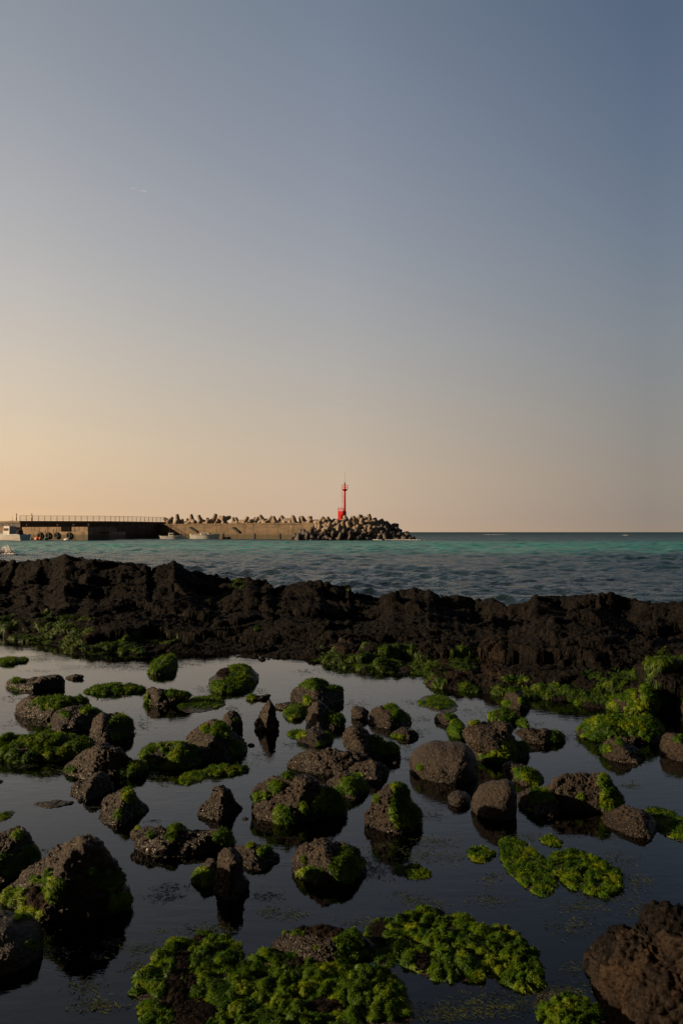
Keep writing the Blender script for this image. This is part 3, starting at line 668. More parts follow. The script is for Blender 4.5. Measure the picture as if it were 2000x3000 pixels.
RK('A', 'thin drifting green weed bank right of the little bright tuft', 'm', [(1330,905),(1400,880),(1480,868),(1568,880),(1620,910),(1560,940),(1400,945)], 'all', depth=.3, thick=.02)
RK('B', 'slim pointed rock spike standing alone with a long dark reflection', 'a', [(210,610),(240,540),(280,490),(312,450),(337,480),(360,520),(367,560),(378,605),(355,640),(305,655),(220,648)], [(190,635,30,15)], depth=.4, cuts=[(-.6,-.7,.4,.5),(.8,-.5,.1,.5)], tall=1)
RK('B', 'thin flat slab lying behind the slim pointed spike', 'p', [(343,480),(400,460),(500,463),(525,482),(480,505),(365,503)], depth=.3)
RK('B', 'small green weed lump in front of the thin flat slab', 'm', [(405,540),(450,500),(520,472),(550,520),(545,560),(480,580),(430,565)], 'all', depth=.4)
RK('B', 'dark rock with a green cap and a brown left cheek near the reef', 'p', [(446,410),(490,370),(560,320),(620,308),(680,318),(720,350),(780,358),(802,390),(802,440),(770,490),(690,497),(560,478),(490,462),(455,440)], [(600,345,110,40),(730,375,60,25),(560,450,30,40)], depth=.4)
RK('B', 'blocky rock with a flat tilted face just below the green capped rock', 'a', [(548,570),(558,510),(590,468),(640,456),(692,490),(722,530),(775,540),(805,580),(770,620),(700,648),(640,632),(560,632)], [(770,570,50,40),(720,560,25,50)], depth=.4, cuts=[(.25,-.8,.5,.45),(-.8,-.45,.3,.6)])
RK('B', 'low brown stone with green at both ends under the blocky tilted rock', 'p', [(495,695),(530,660),(580,635),(630,618),(685,640),(718,680),(722,710),(680,748),(600,755),(520,740)], [(700,690,40,50),(500,670,60,30),(640,735,40,20)], depth=.36)
RK('B', 'bright little weed patch at the left of the low brown stone', 'm', [(432,685),(480,650),(550,643),(560,665),(500,695),(450,700)], 'all', depth=.35, thick=.02)
RK('B', 'pebble sized dark stone alone between the capped rock and the red-brown rock', 'p', [(846,520),(855,498),(890,488),(930,500),(965,522),(950,560),(890,580),(850,558)], depth=.42)
RK('B', 'reddish brown rock trailing a green slope to its right', 'p', [(955,565),(980,510),(1020,480),(1080,478),(1140,490),(1180,530),(1245,572),(1190,610),(1100,635),(1010,622)], [(1180,550,80,50),(1110,495,50,22)], depth=.36)
RK('B', 'nearly sunken stone with weed in front of the red-brown rock', 'p', [(1105,690),(1160,635),(1210,623),(1262,648),(1295,668),(1230,698),(1130,708)], [(1140,690,60,20)], depth=.32)
RK('B', 'upright egg shaped boulder with a green slope falling to the right', 'p', [(786,710),(800,658),(840,618),(890,611),(942,640),(982,690),(1060,710),(1120,745),(1175,765),(1110,810),(1080,850),(960,860),(830,800)], [(1070,760,110,60),(1010,710,50,40)], depth=.36, cuts=[(.6,-.7,.3,.6)], tall=1)
RK('B', 'long dark humped rock lying in front of the egg shaped boulder', 'a', [(426,885),(448,850),(490,833),(530,800),(580,780),(680,775),(760,758),(830,768),(940,800),(985,845),(900,895),(830,920),(700,942),(560,942),(450,912)], depth=.22)
RK('B', 'sunlit wedge rock with a dark right side below the long humped rock', 'p', [(826,910),(870,870),(950,833),(1000,850),(1050,880),(1098,918),(1050,960),(980,1003),(850,950)], [(880,945,60,20)], depth=.36, cuts=[(-.55,-.7,.45,.42),(.85,-.4,.1,.42)])
RK('B', 'weedy brown rock between the sunlit wedge and the big central boulder', 'p', [(686,985),(740,930),(810,910),(855,940),(940,960),(970,1005),(935,1060),(860,1100),(760,1095),(700,1010)], [(860,1010,110,70),(770,1050,60,40)], depth=.34)
RK('J', 'big craggy central boulder splashed with green on its left side', 'p', [(76,405),(100,340),(160,308),(222,272),(290,260),(350,275),(430,266),(500,278),(562,318),(640,350),(702,380),(718,435),(714,520),(700,580),(500,590),(300,590),(220,545),(180,500),(110,460)], [(140,410,60,40),(240,340,60,45),(280,530,70,70),(420,480,25,45),(600,430,110,110),(320,275,50,25),(490,480,20,50),(640,350,50,40)], depth=.36, cuts=[(.65,-.7,.2,.5),(-.35,-.75,.55,.62)], tall=1)
RK('J', 'dark boulder veiled with a green curtain at its right, standing alone in open water', 'a', [(818,540),(850,460),(880,410),(930,350),(1000,323),(1060,318),(1112,350),(1142,400),(1172,450),(1206,515),(1192,575),(1150,610),(1050,650),(900,655),(835,615)], [(1090,480,120,170),(1050,350,60,40),(900,420,30,30)], depth=.4, cuts=[(-.6,-.75,.1,.5),(.5,-.7,.45,.55)], tall=1)
RK('J', 'largest smooth rounded boulder, grey brown and cracked down its face', 'r', [(1116,200),(1138,140),(1200,90),(1290,50),(1400,40),(1492,53),(1542,110),(1566,170),(1570,260),(1500,305),(1380,325),(1250,322),(1175,285),(1122,235)], [(1187,212,22,25)], depth=.36)
RK('J', 'small smooth round stone below the largest smooth boulder', 'r', [(1366,415),(1398,378),(1440,368),(1492,383),(1520,422),(1492,465),(1430,476),(1382,455)], depth=.45, tall=1)
RK('C', 'squarish pitted brown boulder behind the largest smooth boulder', 'p', [(120,690),(135,620),(170,583),(230,588),(300,608),(360,603),(422,620),(452,680),(482,710),(545,742),(560,780),(500,825),(490,870),(400,860),(250,830),(170,780)], [(430,790,70,90),(520,750,50,50),(330,815,110,50),(180,590,60,25)], depth=.36, cuts=[(.8,-.5,.2,.5)], tall=1)
RK('C', 'clump of green weed at the left edge of the squarish pitted boulder', 'm', [(26,660),(55,590),(108,578),(138,620),(120,690),(60,702)], 'all', depth=.42)
RK('G', 'smooth pale brown boulder with a flat waterline, right of the small round stone', 'r', [(592,195),(608,140),(640,95),(700,63),(770,50),(802,65),(806,115),(803,195),(780,228),(680,238),(615,226)], depth=.4, tall=1)
RK('G', 'brown stone lying just under the water at the foot of the smooth pale boulder', 'r', [(683,268),(720,243),(770,243),(798,262),(760,282),(700,282)], depth=.42, dy=0, zbot=-.05, tall=1)
RK('C', 'dark weed-topped rock wedged between the pitted boulder and the pale boulder', 'a', [(380,880),(420,850),(480,868),(560,888),(620,920),(655,960),(625,1015),(500,1010),(400,980)], [(540,930,110,50),(330,950,25,25),(600,980,60,40)], depth=.34)
RK('G', 'black stone with a green shoulder between the pale boulder and the flat-faced block', 'a', [(807,140),(850,93),(900,83),(960,98),(1012,140),(1004,185),(940,222),(860,226),(813,195)], [(920,120,80,45),(860,205,20,25)], depth=.4)
RK('G', 'flat-faced brown block with a green right flank', 'p', [(936,95),(970,33),(1030,18),(1110,23),(1180,16),(1232,50),(1272,100),(1304,155),(1262,198),(1200,212),(1100,208),(1020,186),(985,140)], [(1240,120,60,90),(1200,60,30,40),(1100,130,20,15)], depth=.36, cuts=[(-.25,-.85,.45,.4),(.85,-.4,.2,.5)], tall=1)
RK('G', 'low rough brown stone in front of the flat-faced block', 'p', [(1190,240),(1240,190),(1300,166),(1380,170),(1425,200),(1450,250),(1440,300),(1380,325),(1250,280)], [(1270,325,30,15)], depth=.36)
RK('G', 'green weed mound running out of frame beside the low rough brown stone', 'm', [(1395,250),(1420,205),(1470,195),(1568,200),(1640,240),(1640,340),(1568,345),(1480,330),(1410,300)], 'all', depth=.34)
RK('C', 'narrow reddish slab with a green tip, alone in open water', 'p', [(456,655),(520,630),(600,628),(690,628),(742,650),(795,695),(762,740),(680,722),(540,690)], [(735,690,60,50)], depth=.24)
RK('C', 'small round green tuft above the narrow reddish slab', 'm', [(473,595),(500,563),(540,573),(554,602),(502,630),(480,615)], 'all', depth=.42)
RK('C', 'oval green hummock left of the round green tuft', 'm', [(283,545),(340,508),(400,503),(462,520),(475,562),(420,597),(330,597)], 'all', depth=.36, tall=1)
RK('C', 'brown nosed rock at the reef foot, green on its crown', 'p', [(380,470),(400,400),(430,370),(480,363),(522,400),(565,455),(540,510),(400,500)], [(440,375,60,25),(540,440,60,50),(410,470,40,25)], depth=.4)
RK('C', 'upper green hill of weed at the right edge of the pool', 'm', [(1055,510),(1110,450),(1160,408),(1210,383),(1280,370),(1340,338),(1392,380),(1410,445),(1380,520),(1200,545),(1080,540)], 'all', depth=.3, tall=1)
RK('C', 'wide green slope of weed below the upper green hill', 'm', [(870,650),(940,590),(1000,560),(1100,548),(1250,528),(1380,558),(1440,600),(1430,690),(1330,735),(1200,715),(1050,712),(930,715)], [(1100,610,260,90),(960,690,110,40),(1350,620,120,90)], depth=.28, tall=1)
RK('C', 'dark red-brown stone jutting from the front of the wide green slope', 'p', [(1015,780),(1040,720),(1090,695),(1140,708),(1200,738),(1295,790),(1308,830),(1240,865),(1160,868),(1090,822)], [(1060,770,50,30),(1150,720,30,25),(1290,800,25,30)], depth=.34)
RK('C', 'brown rock cut by the right border below the wide green slope', 'p', [(1410,740),(1430,690),(1460,668),(1568,662),(1640,700),(1640,840),(1568,855),(1450,842),(1425,800)], [(1540,700,40,30)], depth=.36)
RK('C', 'dark stones with green between them by the right border above the wide slope', 'm', [(1440,440),(1500,395),(1568,388),(1640,410),(1640,560),(1500,570),(1420,520)], [(1540,420,90,40),(1480,560,90,40)], depth=.3)
RK('B', 'brown stone cloaked in green weed below a block of the reef', 'm', [(1290,480),(1330,428),(1400,416),(1470,428),(1535,470),(1550,520),(1450,535),(1340,505)], [(1430,460,110,60),(1290,480,40,30)], depth=.36)
RK('B', 'small dark stone in front of the green-cloaked stone', 'p', [(1390,590),(1400,540),(1450,528),(1520,543),(1565,592),(1480,612)], [(1500,560,50,25)], depth=.36)
RK('D', 'tiny green tuft with a stone tip at the left border', 'm', [(-30,235),(0,172),(40,168),(66,200),(102,217),(40,240)], [(20,195,60,40)], depth=.36)
RK('G', 'low bright weed bank right of the dome with the green curtain', 'm', [(238,465),(290,440),(350,445),(415,478),(400,505),(320,512),(250,498)], 'all', depth=.3, thick=.02)
RK('G', 'single small green knob in open water left of the wide weed island', 'm', [(585,410),(600,380),(628,362),(680,380),(694,412),(650,432),(605,430)], 'all', depth=.38, thick=.025)
RK('G', 'taller yellow-green half of the weed island in the open pool', 'm', [(728,440),(770,390),(820,363),(900,343),(962,348),(985,400),(965,470),(935,570),(870,592),(780,588),(762,510)], 'all', depth=.4)
RK('G', 'darker low half of the weed island with drooping fronds', 'm', [(955,450),(980,410),(1030,392),(1100,388),(1200,388),(1255,412),(1288,515),(1180,590),(1050,590),(1010,540)], 'all', depth=.36, thick=.03)
RK('G', 'small weed patch behind the yellow-green half of the weed island', 'm', [(920,335),(950,308),(1000,320),(1010,345),(960,358)], 'all', depth=.38, thick=.02)

RK('B', 'little dark pebble just right of the broad sprinkled rock', 'p', [(165,745),(180,732),(205,734),(216,745),(195,756),(172,754)], depth=.45)
RK('B', 'tiny reddish stone left of the largest smooth boulder', 'p', [(1118,860),(1130,849),(1146,852),(1152,864),(1134,870)], depth=.45)
RK('A', 'small black stone at the left border left of the black pyramid rock', 'p', [(-30,990),(-10,972),(12,976),(24,990),(0,1002),(-24,1000)], depth=.45)
RK('B', 'small twin stones, one green one rusty, in front of the brown topped mound', 'p', [(163,440),(172,420),(205,414),(235,430),(262,424),(296,408),(322,414),(300,434),(240,442),(190,450)], [(195,430,35,22)], depth=.28)
RK('E', 'low dark stone tip in the gap between the long lumpy rock and the central boulder', 'p', [(690,108),(705,96),(728,98),(738,106),(715,116)], depth=.4)

# weed along the foot of the reef and on its ledges
def reef_weed(regs, seed, thick=.03, cap=60000, nm='green_algae', mat='reef_algae_shaded', zmax=1.2):
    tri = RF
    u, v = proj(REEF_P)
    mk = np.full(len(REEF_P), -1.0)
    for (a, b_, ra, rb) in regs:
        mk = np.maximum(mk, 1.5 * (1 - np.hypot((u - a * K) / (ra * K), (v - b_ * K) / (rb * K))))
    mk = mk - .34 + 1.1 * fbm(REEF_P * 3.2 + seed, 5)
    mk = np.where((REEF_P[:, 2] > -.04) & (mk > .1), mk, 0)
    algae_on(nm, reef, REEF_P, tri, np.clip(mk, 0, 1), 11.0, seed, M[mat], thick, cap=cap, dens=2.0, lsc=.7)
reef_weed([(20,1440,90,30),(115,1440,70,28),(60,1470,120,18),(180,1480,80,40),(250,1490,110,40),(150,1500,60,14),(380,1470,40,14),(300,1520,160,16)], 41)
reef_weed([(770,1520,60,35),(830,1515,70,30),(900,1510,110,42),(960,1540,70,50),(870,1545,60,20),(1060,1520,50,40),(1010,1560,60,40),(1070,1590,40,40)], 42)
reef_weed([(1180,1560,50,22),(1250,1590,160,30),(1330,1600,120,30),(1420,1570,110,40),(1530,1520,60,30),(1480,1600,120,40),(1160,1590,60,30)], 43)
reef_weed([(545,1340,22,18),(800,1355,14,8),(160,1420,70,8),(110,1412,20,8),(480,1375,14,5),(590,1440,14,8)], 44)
reef_weed([(1020,1540,80,45),(780,1500,60,30),(1130,1500,40,60),(220,1470,60,25)], 45, .02, 30000, 'brown_algae', 'brown_algae')

# loose fronds floating in the pool
r_ = np.random.default_rng(77)
CL = [('A',270,185,110,8,.5),('A',240,260,100,8,.4),('A',700,230,180,22,1),('A',880,235,110,25,1),('A',1230,215,90,18,1),('A',1380,380,120,30,.8),('A',690,450,40,6,.3),('A',820,425,30,5,.3),('A',60,610,90,25,.5),('A',940,610,70,45,.8),('A',820,680,70,30,.5),('A',130,880,150,20,.8),('A',350,920,120,30,.6),('A',1010,940,110,30,.8),('A',1060,1010,60,14,.3),('A',1320,470,60,30,.8),('A',100,430,90,50,.8),('A',1500,900,110,50,.9),
      ('B',870,480,110,30,.7),('B',1290,580,90,20,.6),('B',1260,660,110,35,.8),('B',1240,470,70,25,.6),('B',250,810,70,20,.4),('B',140,850,120,40,.5),('B',60,510,60,30,.6),('B',1200,760,70,30,.5),('B',1210,845,60,18,.5),('B',480,740,90,22,.6),('B',230,395,60,18,.5),('B',700,260,160,25,.9),('B',540,265,80,15,.6),('B',870,290,150,18,.8),
      ('C',180,530,130,30,.7),('C',420,580,180,40,.7),('C',900,680,80,60,.7),('C',780,700,80,25,.4),('C',600,620,80,30,.5),('C',1000,750,120,20,.5),('C',1210,1015,70,14,.5),('C',850,400,260,70,1.3),('C',1100,270,200,60,.8),
      ('D',1075,735,140,40,1),('D',590,150,60,14,.3),('D',1000,240,60,14,.3),('D',300,430,60,14,.3),('D',400,1100,110,40,.7),('D',720,1040,70,35,.7),('D',1350,950,200,40,1),('D',940,1080,160,50,.7),('D',620,1450,180,50,1),('D',560,1340,160,60,.7),('D',930,1200,190,40,.9),('D',640,1130,60,30,.5),('D',1040,960,60,16,.3),
      ('E',220,560,110,30,.7),('E',850,620,120,40,.7),('E',860,720,90,40,.6),('E',1000,740,130,40,.6),('E',1540,430,90,80,.9),
      ('G',430,340,110,28,1),('G',350,400,120,50,.8),('G',200,470,130,50,1),('G',490,415,90,25,.6),('G',180,360,90,25,.5),('G',690,510,60,40,.5),('G',290,590,90,24,.6),('G',680,610,100,30,.8),('G',880,325,170,24,.9),('G',1270,430,90,50,.8),('G',1340,530,110,50,.8),('G',1200,600,160,40,.7),('G',1400,660,140,40,.8),('G',1310,85,50,14,.4),('G',410,220,70,30,.5),('G',1240,320,60,20,.4),('G',1080,640,130,30,.6),
      ('I',240,80,140,30,.8),('I',1000,200,160,50,.6),('I',1050,420,160,40,.6),('I',620,600,260,80,.9),('I',330,640,200,60,.9),('I',950,530,120,40,.9),('H',1330,210,140,30,.8)]
pp = []
for (zn, a, b_, ra, rb, dn) in CL:
    ox_, oy_, sc = Z[zn]; n = int(70 * dn + ra * rb * sc * sc * .06 * dn)
    e = r_.normal(0, .5, (n, 2)); uu_ = ox_ + (a + e[:, 0] * ra) * sc; vv_ = oy_ + (b_ + e[:, 1] * rb) * sc
    Y_ = ground_y(vv_); pp.append(np.stack([(uu_ - U0) / F * Y_, Y_, np.full(n, .001)], 1))
pp = np.concatenate(pp); n = len(pp)
# thin bent ribbons lying on the water, a little of each lifted clear of it
ang = r_.normal(0, .9, n); ln = (.006 + .0013 * pp[:, 1]) * (.5 + 1.2 * r_.random(n)); wd = ln * (.05 + .09 * r_.random(n))
Vs = []
cur = r_.normal(0, .7, n); px_, py_ = pp[:, 0].copy(), pp[:, 1].copy()
rows_ = []
for k in range(4):
    a_ = ang + cur * k * .5
    nx, ny = -np.sin(a_), np.cos(a_); ww = wd * (1.0, 1.2, .9, .25)[k]; zz = .002 + ln * np.array((.0, .16, .22, .03))[k] * r_.random(n)
    rows_.append(np.stack([px_ - nx * ww, py_ - ny * ww, zz], 1)); rows_.append(np.stack([px_ + nx * ww, py_ + ny * ww, zz + ln * .10 * r_.random(n)], 1))
    px_ = px_ + np.cos(a_) * ln * .5; py_ = py_ + np.sin(a_) * ln * .5
FV = np.stack(rows_, 1).reshape(-1, 3); kk_ = np.arange(n)[:, None] * 8
FF = np.concatenate([kk_ + np.array([[0, 1, 3, 2]]), kk_ + np.array([[2, 3, 5, 4]]), kk_ + np.array([[4, 5, 7, 6]])], 0)
fw_ = mesh_np('floating_seaweed', FV, [FF], M['float']); tag(fw_, 'loose dark seaweed fronds drifting on the tide pool', 'seaweed', kind='stuff')
# ------------------------------------------------------------------ breakwater
M['concrete'] = simple('weathered_concrete', (.25, .19, .13), .85, .28, .35, .5)
M['concrete_dark'] = simple('stained_seawall', (.075, .065, .055), .9, .3, .3, .5)
M['quay'] = simple('quay_concrete', (.16, .12, .08), .85, .3, .5, .5, dirt=(.10, .075, .05))
M['tidal'] = simple('tidal_growth', (.050, .045, .018), .8, .3, .8, .4)
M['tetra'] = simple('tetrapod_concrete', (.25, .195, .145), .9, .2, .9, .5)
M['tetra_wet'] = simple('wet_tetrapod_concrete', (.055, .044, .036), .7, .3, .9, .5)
M['red'] = simple('red_paint', (.62, .018, .012), .4, .08, 1.0)
M['dark_metal'] = simple('dark_lantern_metal', (.03, .026, .024), .5, .1)
M['rail'] = simple('galvanised_rail', (.07, .048, .036), .6, .15, 4.0)
M['white'] = simple('boat_gelcoat', (.75, .73, .70), .35, .06, 2.0)
M['offwhite'] = simple('weathered_boat_paint', (.36, .34, .31), .5, .15, 1.5)
M['hullblue'] = simple('pale_blue_paint', (.36, .48, .58), .4, .1, 2.0)
M['glass'] = simple('dark_window_glass', (.03, .04, .05), .1, .1)
M['rubber'] = simple('tyre_rubber', (.018, .017, .016), .8, .2, 6)
M['orange'] = simple('orange_float', (.75, .20, .07), .5, .1)
M['teal'] = simple('green_float', (.06, .28, .22), .5, .1)
M['yellow'] = simple('yellow_buoy', (.85, .55, .05), .5, .1)
M['tarp'] = simple('blue_tarp', (.05, .13, .32), .6, .2)
M['net'] = simple('dark_net', (.02, .022, .022), .9, .3, 5)
M['foam'] = simple('sea_foam', (.8, .78, .76), .8, .05)
M['post_red'] = simple('faded_red_post', (.45, .12, .06), .6, .15)
M['skin'] = simple('skin', (.35, .2, .14), .6, .05); M['coat'] = simple('dark_clothing', (.015, .015, .018), .9, .1)
# formwork courses and a dark tide band on the big walls
def wall_mat(name, c, d):
    m, nt, b = new_mat(name)
    g = N(nt, 'ShaderNodeNewGeometry'); sx_ = N(nt, 'ShaderNodeSeparateXYZ'); L(nt, g.outputs['Position'], sx_.inputs[0])
    mp_ = N(nt, 'ShaderNodeMapping'); mp_.inputs['Scale'].default_value = (.35, .35, 1.6); L(nt, g.outputs['Position'], mp_.inputs['Vector'])
    n_ = N(nt, 'ShaderNodeTexNoise', Scale=1.0, Detail=8.0, Roughness=.7); L(nt, mp_.outputs[0], n_.inputs['Vector'])
    mp2_ = N(nt, 'ShaderNodeMapping'); mp2_.inputs['Scale'].default_value = (1.3, 1.3, .18); L(nt, g.outputs['Position'], mp2_.inputs['Vector'])
    n2_ = N(nt, 'ShaderNodeTexNoise', Scale=1.0, Detail=6.0, Roughness=.6); L(nt, mp2_.outputs[0], n2_.inputs['Vector'])
    cc = ramp(nt, n_.outputs['Fac'], [(.3, d), (.6, c)]).outputs['Color']
    cc = mix(nt, ramp(nt, n2_.outputs['Fac'], [(.48, (0, 0, 0)), (.70, (.75, .75, .75))]).outputs['Color'], cc, tuple(x * .35 for x in d))
    zz = math_n(nt, 'ADD', sx_.outputs['Z'], math_n(nt, 'MULTIPLY', n_.outputs['Fac'], -1.2))
    tb = N(nt, 'ShaderNodeMapRange'); tb.inputs['From Min'].default_value = .2; tb.inputs['From Max'].default_value = .9; tb.inputs['To Min'].default_value = .75; tb.inputs['To Max'].default_value = 0; L(nt, zz, tb.inputs['Value'])
    cc = mix(nt, tb.outputs[0], cc, (.030, .026, .012))
    L(nt, cc, b.inputs['Base Color']); b.inputs['Roughness'].default_value = .9
    wv_ = N(nt, 'ShaderNodeMath', operation='PINGPONG'); L(nt, sx_.outputs['Z'], wv_.inputs[0]); wv_.inputs[1].default_value = .45
    hh_ = math_n(nt, 'ADD', n_.outputs['Fac'], math_n(nt, 'MULTIPLY', math_n(nt, 'LESS_THAN', wv_.outputs[0], .03), -.5))
    bp_ = N(nt, 'ShaderNodeBump', Strength=.5, Distance=.12); L(nt, hh_, bp_.inputs['Height']); L(nt, bp_.outputs[0], b.inputs['Normal'])
    return m
M['wall'] = wall_mat('seawall_concrete', (.135, .092, .052), (.062, .042, .025))
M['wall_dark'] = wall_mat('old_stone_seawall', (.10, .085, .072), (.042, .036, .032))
M['wall_quay'] = wall_mat('quay_wall_concrete', (.24, .165, .10), (.11, .077, .048))
def pt(u, Y): return ((u - U0) / F * Y, Y)
def zat(v, Y): return H - (v - V0) * Y / F
E_, F_, G_ = pt(470, 226), pt(880, 194), pt(985, 185.5)
def along(a, b, t): return (a[0] + (b[0] - a[0]) * t, a[1] + (b[1] - a[1]) * t)
def offs(a, b, d):
    dx, dy = b[0] - a[0], b[1] - a[1]; l = math.hypot(dx, dy); return (-dy / l * d, dx / l * d)
WZ = 3.75
def back(p, o): return (p[0] + o[0], p[1] + o[1])
o_ = offs(E_, G_, 7.0)
sw = empty('sea_wall', (E_[0], E_[1], 0)); tag(sw, 'long sunlit concrete seawall carrying tetrapods out to the red light tower', 'sea wall')
def rel(poly, o): return [(p[0] - o.location[0], p[1] - o.location[1]) for p in poly]
mb = MB(); mb.prism(rel([E_, F_, G_, back(G_, o_), back(F_, o_), back(E_, o_)], sw), -1.5, WZ); mb.build('wall', M['wall'], sw)
o1 = offs(E_, G_, -.12)
mb = MB(); mb.prism(rel([back(E_, o1), back(F_, o1), back(F_, offs(E_, G_, .6)), back(E_, offs(E_, G_, .6))], sw), WZ - .32, WZ + .06); mb.build('coping', M['wall'], sw)
for (u0, u1, v0, v1) in ((570, 592, 1545, 1558), (701, 718, 1545, 1560)):   # dark blocks stepping down the face
    mb = MB(); t0 = (u0 - 470) / 410; t1 = (u1 - 470) / 410; n = 6
    for k in range(n):
        p = along(E_, F_, t0 + (t1 - t0) * (k + .5) / n); on = offs(E_, G_, -.3); q = back(p, on)
        zt = zat(v0 + (v1 - v0) * (k + .5) / n, p[1]); mb.box((q[0] - sw.location[0], q[1] - sw.location[1], zt), (.62, .34, .42), math.atan2(F_[1] - E_[1], F_[0] - E_[0]))
    mb.build('dark_block', M['net'], sw)
for u in (760, 828, 670):
    p = along(E_, F_, (u - 470) / 410); q = back(p, offs(E_, G_, -.1)); mb = MB(); mb.box((q[0] - sw.location[0], q[1] - sw.location[1], .6), (.28, .2, 1.5), math.atan2(F_[1] - E_[1], F_[0] - E_[0])); mb.build('drain', M['net'], sw)

# raised approach road with its dark flank, and the lower quay in front
A0, A1, C0, D0 = pt(-120, 222), pt(60, 206), pt(325, 212), pt(485, 228)
ar = empty('harbour_wall', (A1[0], A1[1], 0)); tag(ar, 'dark raised harbour wall under the metal railing, behind the quay', 'harbour wall')
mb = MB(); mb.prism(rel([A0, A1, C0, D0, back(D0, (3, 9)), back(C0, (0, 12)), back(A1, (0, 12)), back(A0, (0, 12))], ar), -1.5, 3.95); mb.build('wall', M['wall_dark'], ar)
mb = MB(); mb.prism(rel([back(A0, (-.2, -.25)), back(A1, (0, -.3)), back(C0, (.2, -.3)), back(D0, (.3, -.2)), back(D0, (3, 9.2)), back(C0, (0, 12.2)), back(A1, (0, 12.2)), back(A0, (0, 12.2))], ar), 3.952, 4.38); mb.build('road_deck', M['quay'], ar)
Q0, Q1, Q2 = pt(-110, 196), pt(258, 176), pt(320, 184)
qz = 2.55
qy = empty('quay', (Q1[0], Q1[1], 0)); tag(qy, 'low concrete landing quay hung with tyres, its end face in shade', 'quay')
mb = MB(); mb.prism(rel([Q0, Q1, Q2, back(Q2, (-2, 22)), back(Q0, (0, 18))], qy), -1.5, 1.75); mb.build('wall', M['wall_quay'], qy)
oq = offs(Q0, Q1, 1.0)
Qa, Qb = along(Q0, Q1, .50), along(Q0, Q1, .80)
for (ta, tb) in ((.10, .42), (.49, .79), (.87, .985)):
    a_, b_ = along(Q0, Q1, ta), along(Q0, Q1, tb); mb = MB()
    mb.prism(rel([back(a_, (oq[0] * .5, oq[1] * .5)), back(b_, (oq[0] * .5, oq[1] * .5)), back(b_, (oq[0] * 9, oq[1] * 9)), back(a_, (oq[0] * 9, oq[1] * 9))], qy), 1.752, 3.0 - .25); mb.build('upper_step', M['wall_quay'], qy)
for t_ in (.30, .50, .74, .86, .97):
    p = back(along(Q0, Q1, t_), (oq[0] * 1.5, oq[1] * 1.5)); mb = MB(); c = (p[0] - qy.location[0], p[1] - qy.location[1])
    mb.tube([(c[0], c[1], 2.6), (c[0], c[1], 3.1), (c[0], c[1], 3.15), (c[0], c[1], 3.35)], [.16, .13, .24, .22], 10); mb.build('bollard', M['rail'], qy, True)
ang_q = math.atan2(Q1[1] - Q0[1], Q1[0] - Q0[0])
first = None
tl = ['tyre hanging on the quay wall, first on the left beside the floats', 'tyre hanging on the quay wall, second along from the floats', 'tyre hanging on the quay wall, third along from the floats', 'tyre hanging alone nearest the shaded end of the quay']
for k, u in enumerate((129, 152, 176, 210)):
    t_ = (u + 110) / 368; p = back(along(Q0, Q1, t_), (-oq[0] * .28, -oq[1] * .28))
    if first is None:
        me = bpy.data.meshes.new('tyre'); bm = bmesh.new(); V = []
        for i in range(24):
            a = i * math.pi / 12
            ring = []
            for j in range(10):
                b_ = j * math.pi / 5; r = .52 + .20 * math.cos(b_); ring.append(bm.verts.new((r * math.cos(a), .20 * math.sin(b_), r * math.sin(a))))
            V.append(ring)
        for i in range(24):
            for j in range(10): bm.faces.new((V[i][j], V[(i + 1) % 24][j], V[(i + 1) % 24][(j + 1) % 10], V[i][(j + 1) % 10]))
        bmesh.ops.recalc_face_normals(bm, faces=bm.faces); bm.to_mesh(me); bm.free()
        for f in me.polygons: f.use_smooth = True
        me.materials.append(M['rubber']); o = bpy.data.objects.new('tyre', me); col.objects.link(o); first = o
        mb = MB(); mb.tube([(0, .03, .55), (.03, .03, 1.2), (0, .1, 1.7)], .045, 6); mb.build('rope', M['net'], o)
    else: o = copy_tree(first)
    o.location = (p[0], p[1], .95); o.rotation_euler = (0, 0, ang_q); tag(o, tl[k], 'tyre', 'tyres hung along the quay')
def floater(name, label, cat, u, v, Y, r, mat, sx=1.0, grp=None):
    mb = MB(); n = 8; prof = [(math.sin(i * math.pi / n), -math.cos(i * math.pi / n)) for i in range(n + 1)]
    mb.tube([(0, 0, c * r) for s_, c in prof], [max(.01, s_ * r) for s_, c in prof], 14)
    o = mb.build(name, mat, None, True); o.scale = (sx, 1, 1); p = at(u, v, Y); o.location = (p[0], p[1], SEA + r * .55)
    mb = MB(); mb.tube([(0, 0, r * .95), (0, 0, r * 1.25)], r * .18, 6); mb.build('eye', M['net'], o)
    tag(o, label, cat, grp); return o
g_ = 'floats along the quay'
floater('float', 'small teal float beside the moored boat at the quay', 'float', 93, 1577, 183, .33, M['teal'], 1, g_)
floater('float', 'bright orange float second from the moored boat', 'float', 110, 1577, 181, .46, M['orange'], 1.3, g_)
floater('float', 'pale orange float touching the bright orange one', 'float', 119, 1578, 181, .42, M['orange'], 1.2, g_)
floater('float', 'lone green float under the hanging tyres', 'float', 137, 1579, 179, .40, M['teal'], 1.2, g_)
floater('float', 'flat whitish float below the tyre nearest the quay end', 'float', 197, 1582, 175.5, .28, M['white'], 2.4, g_)

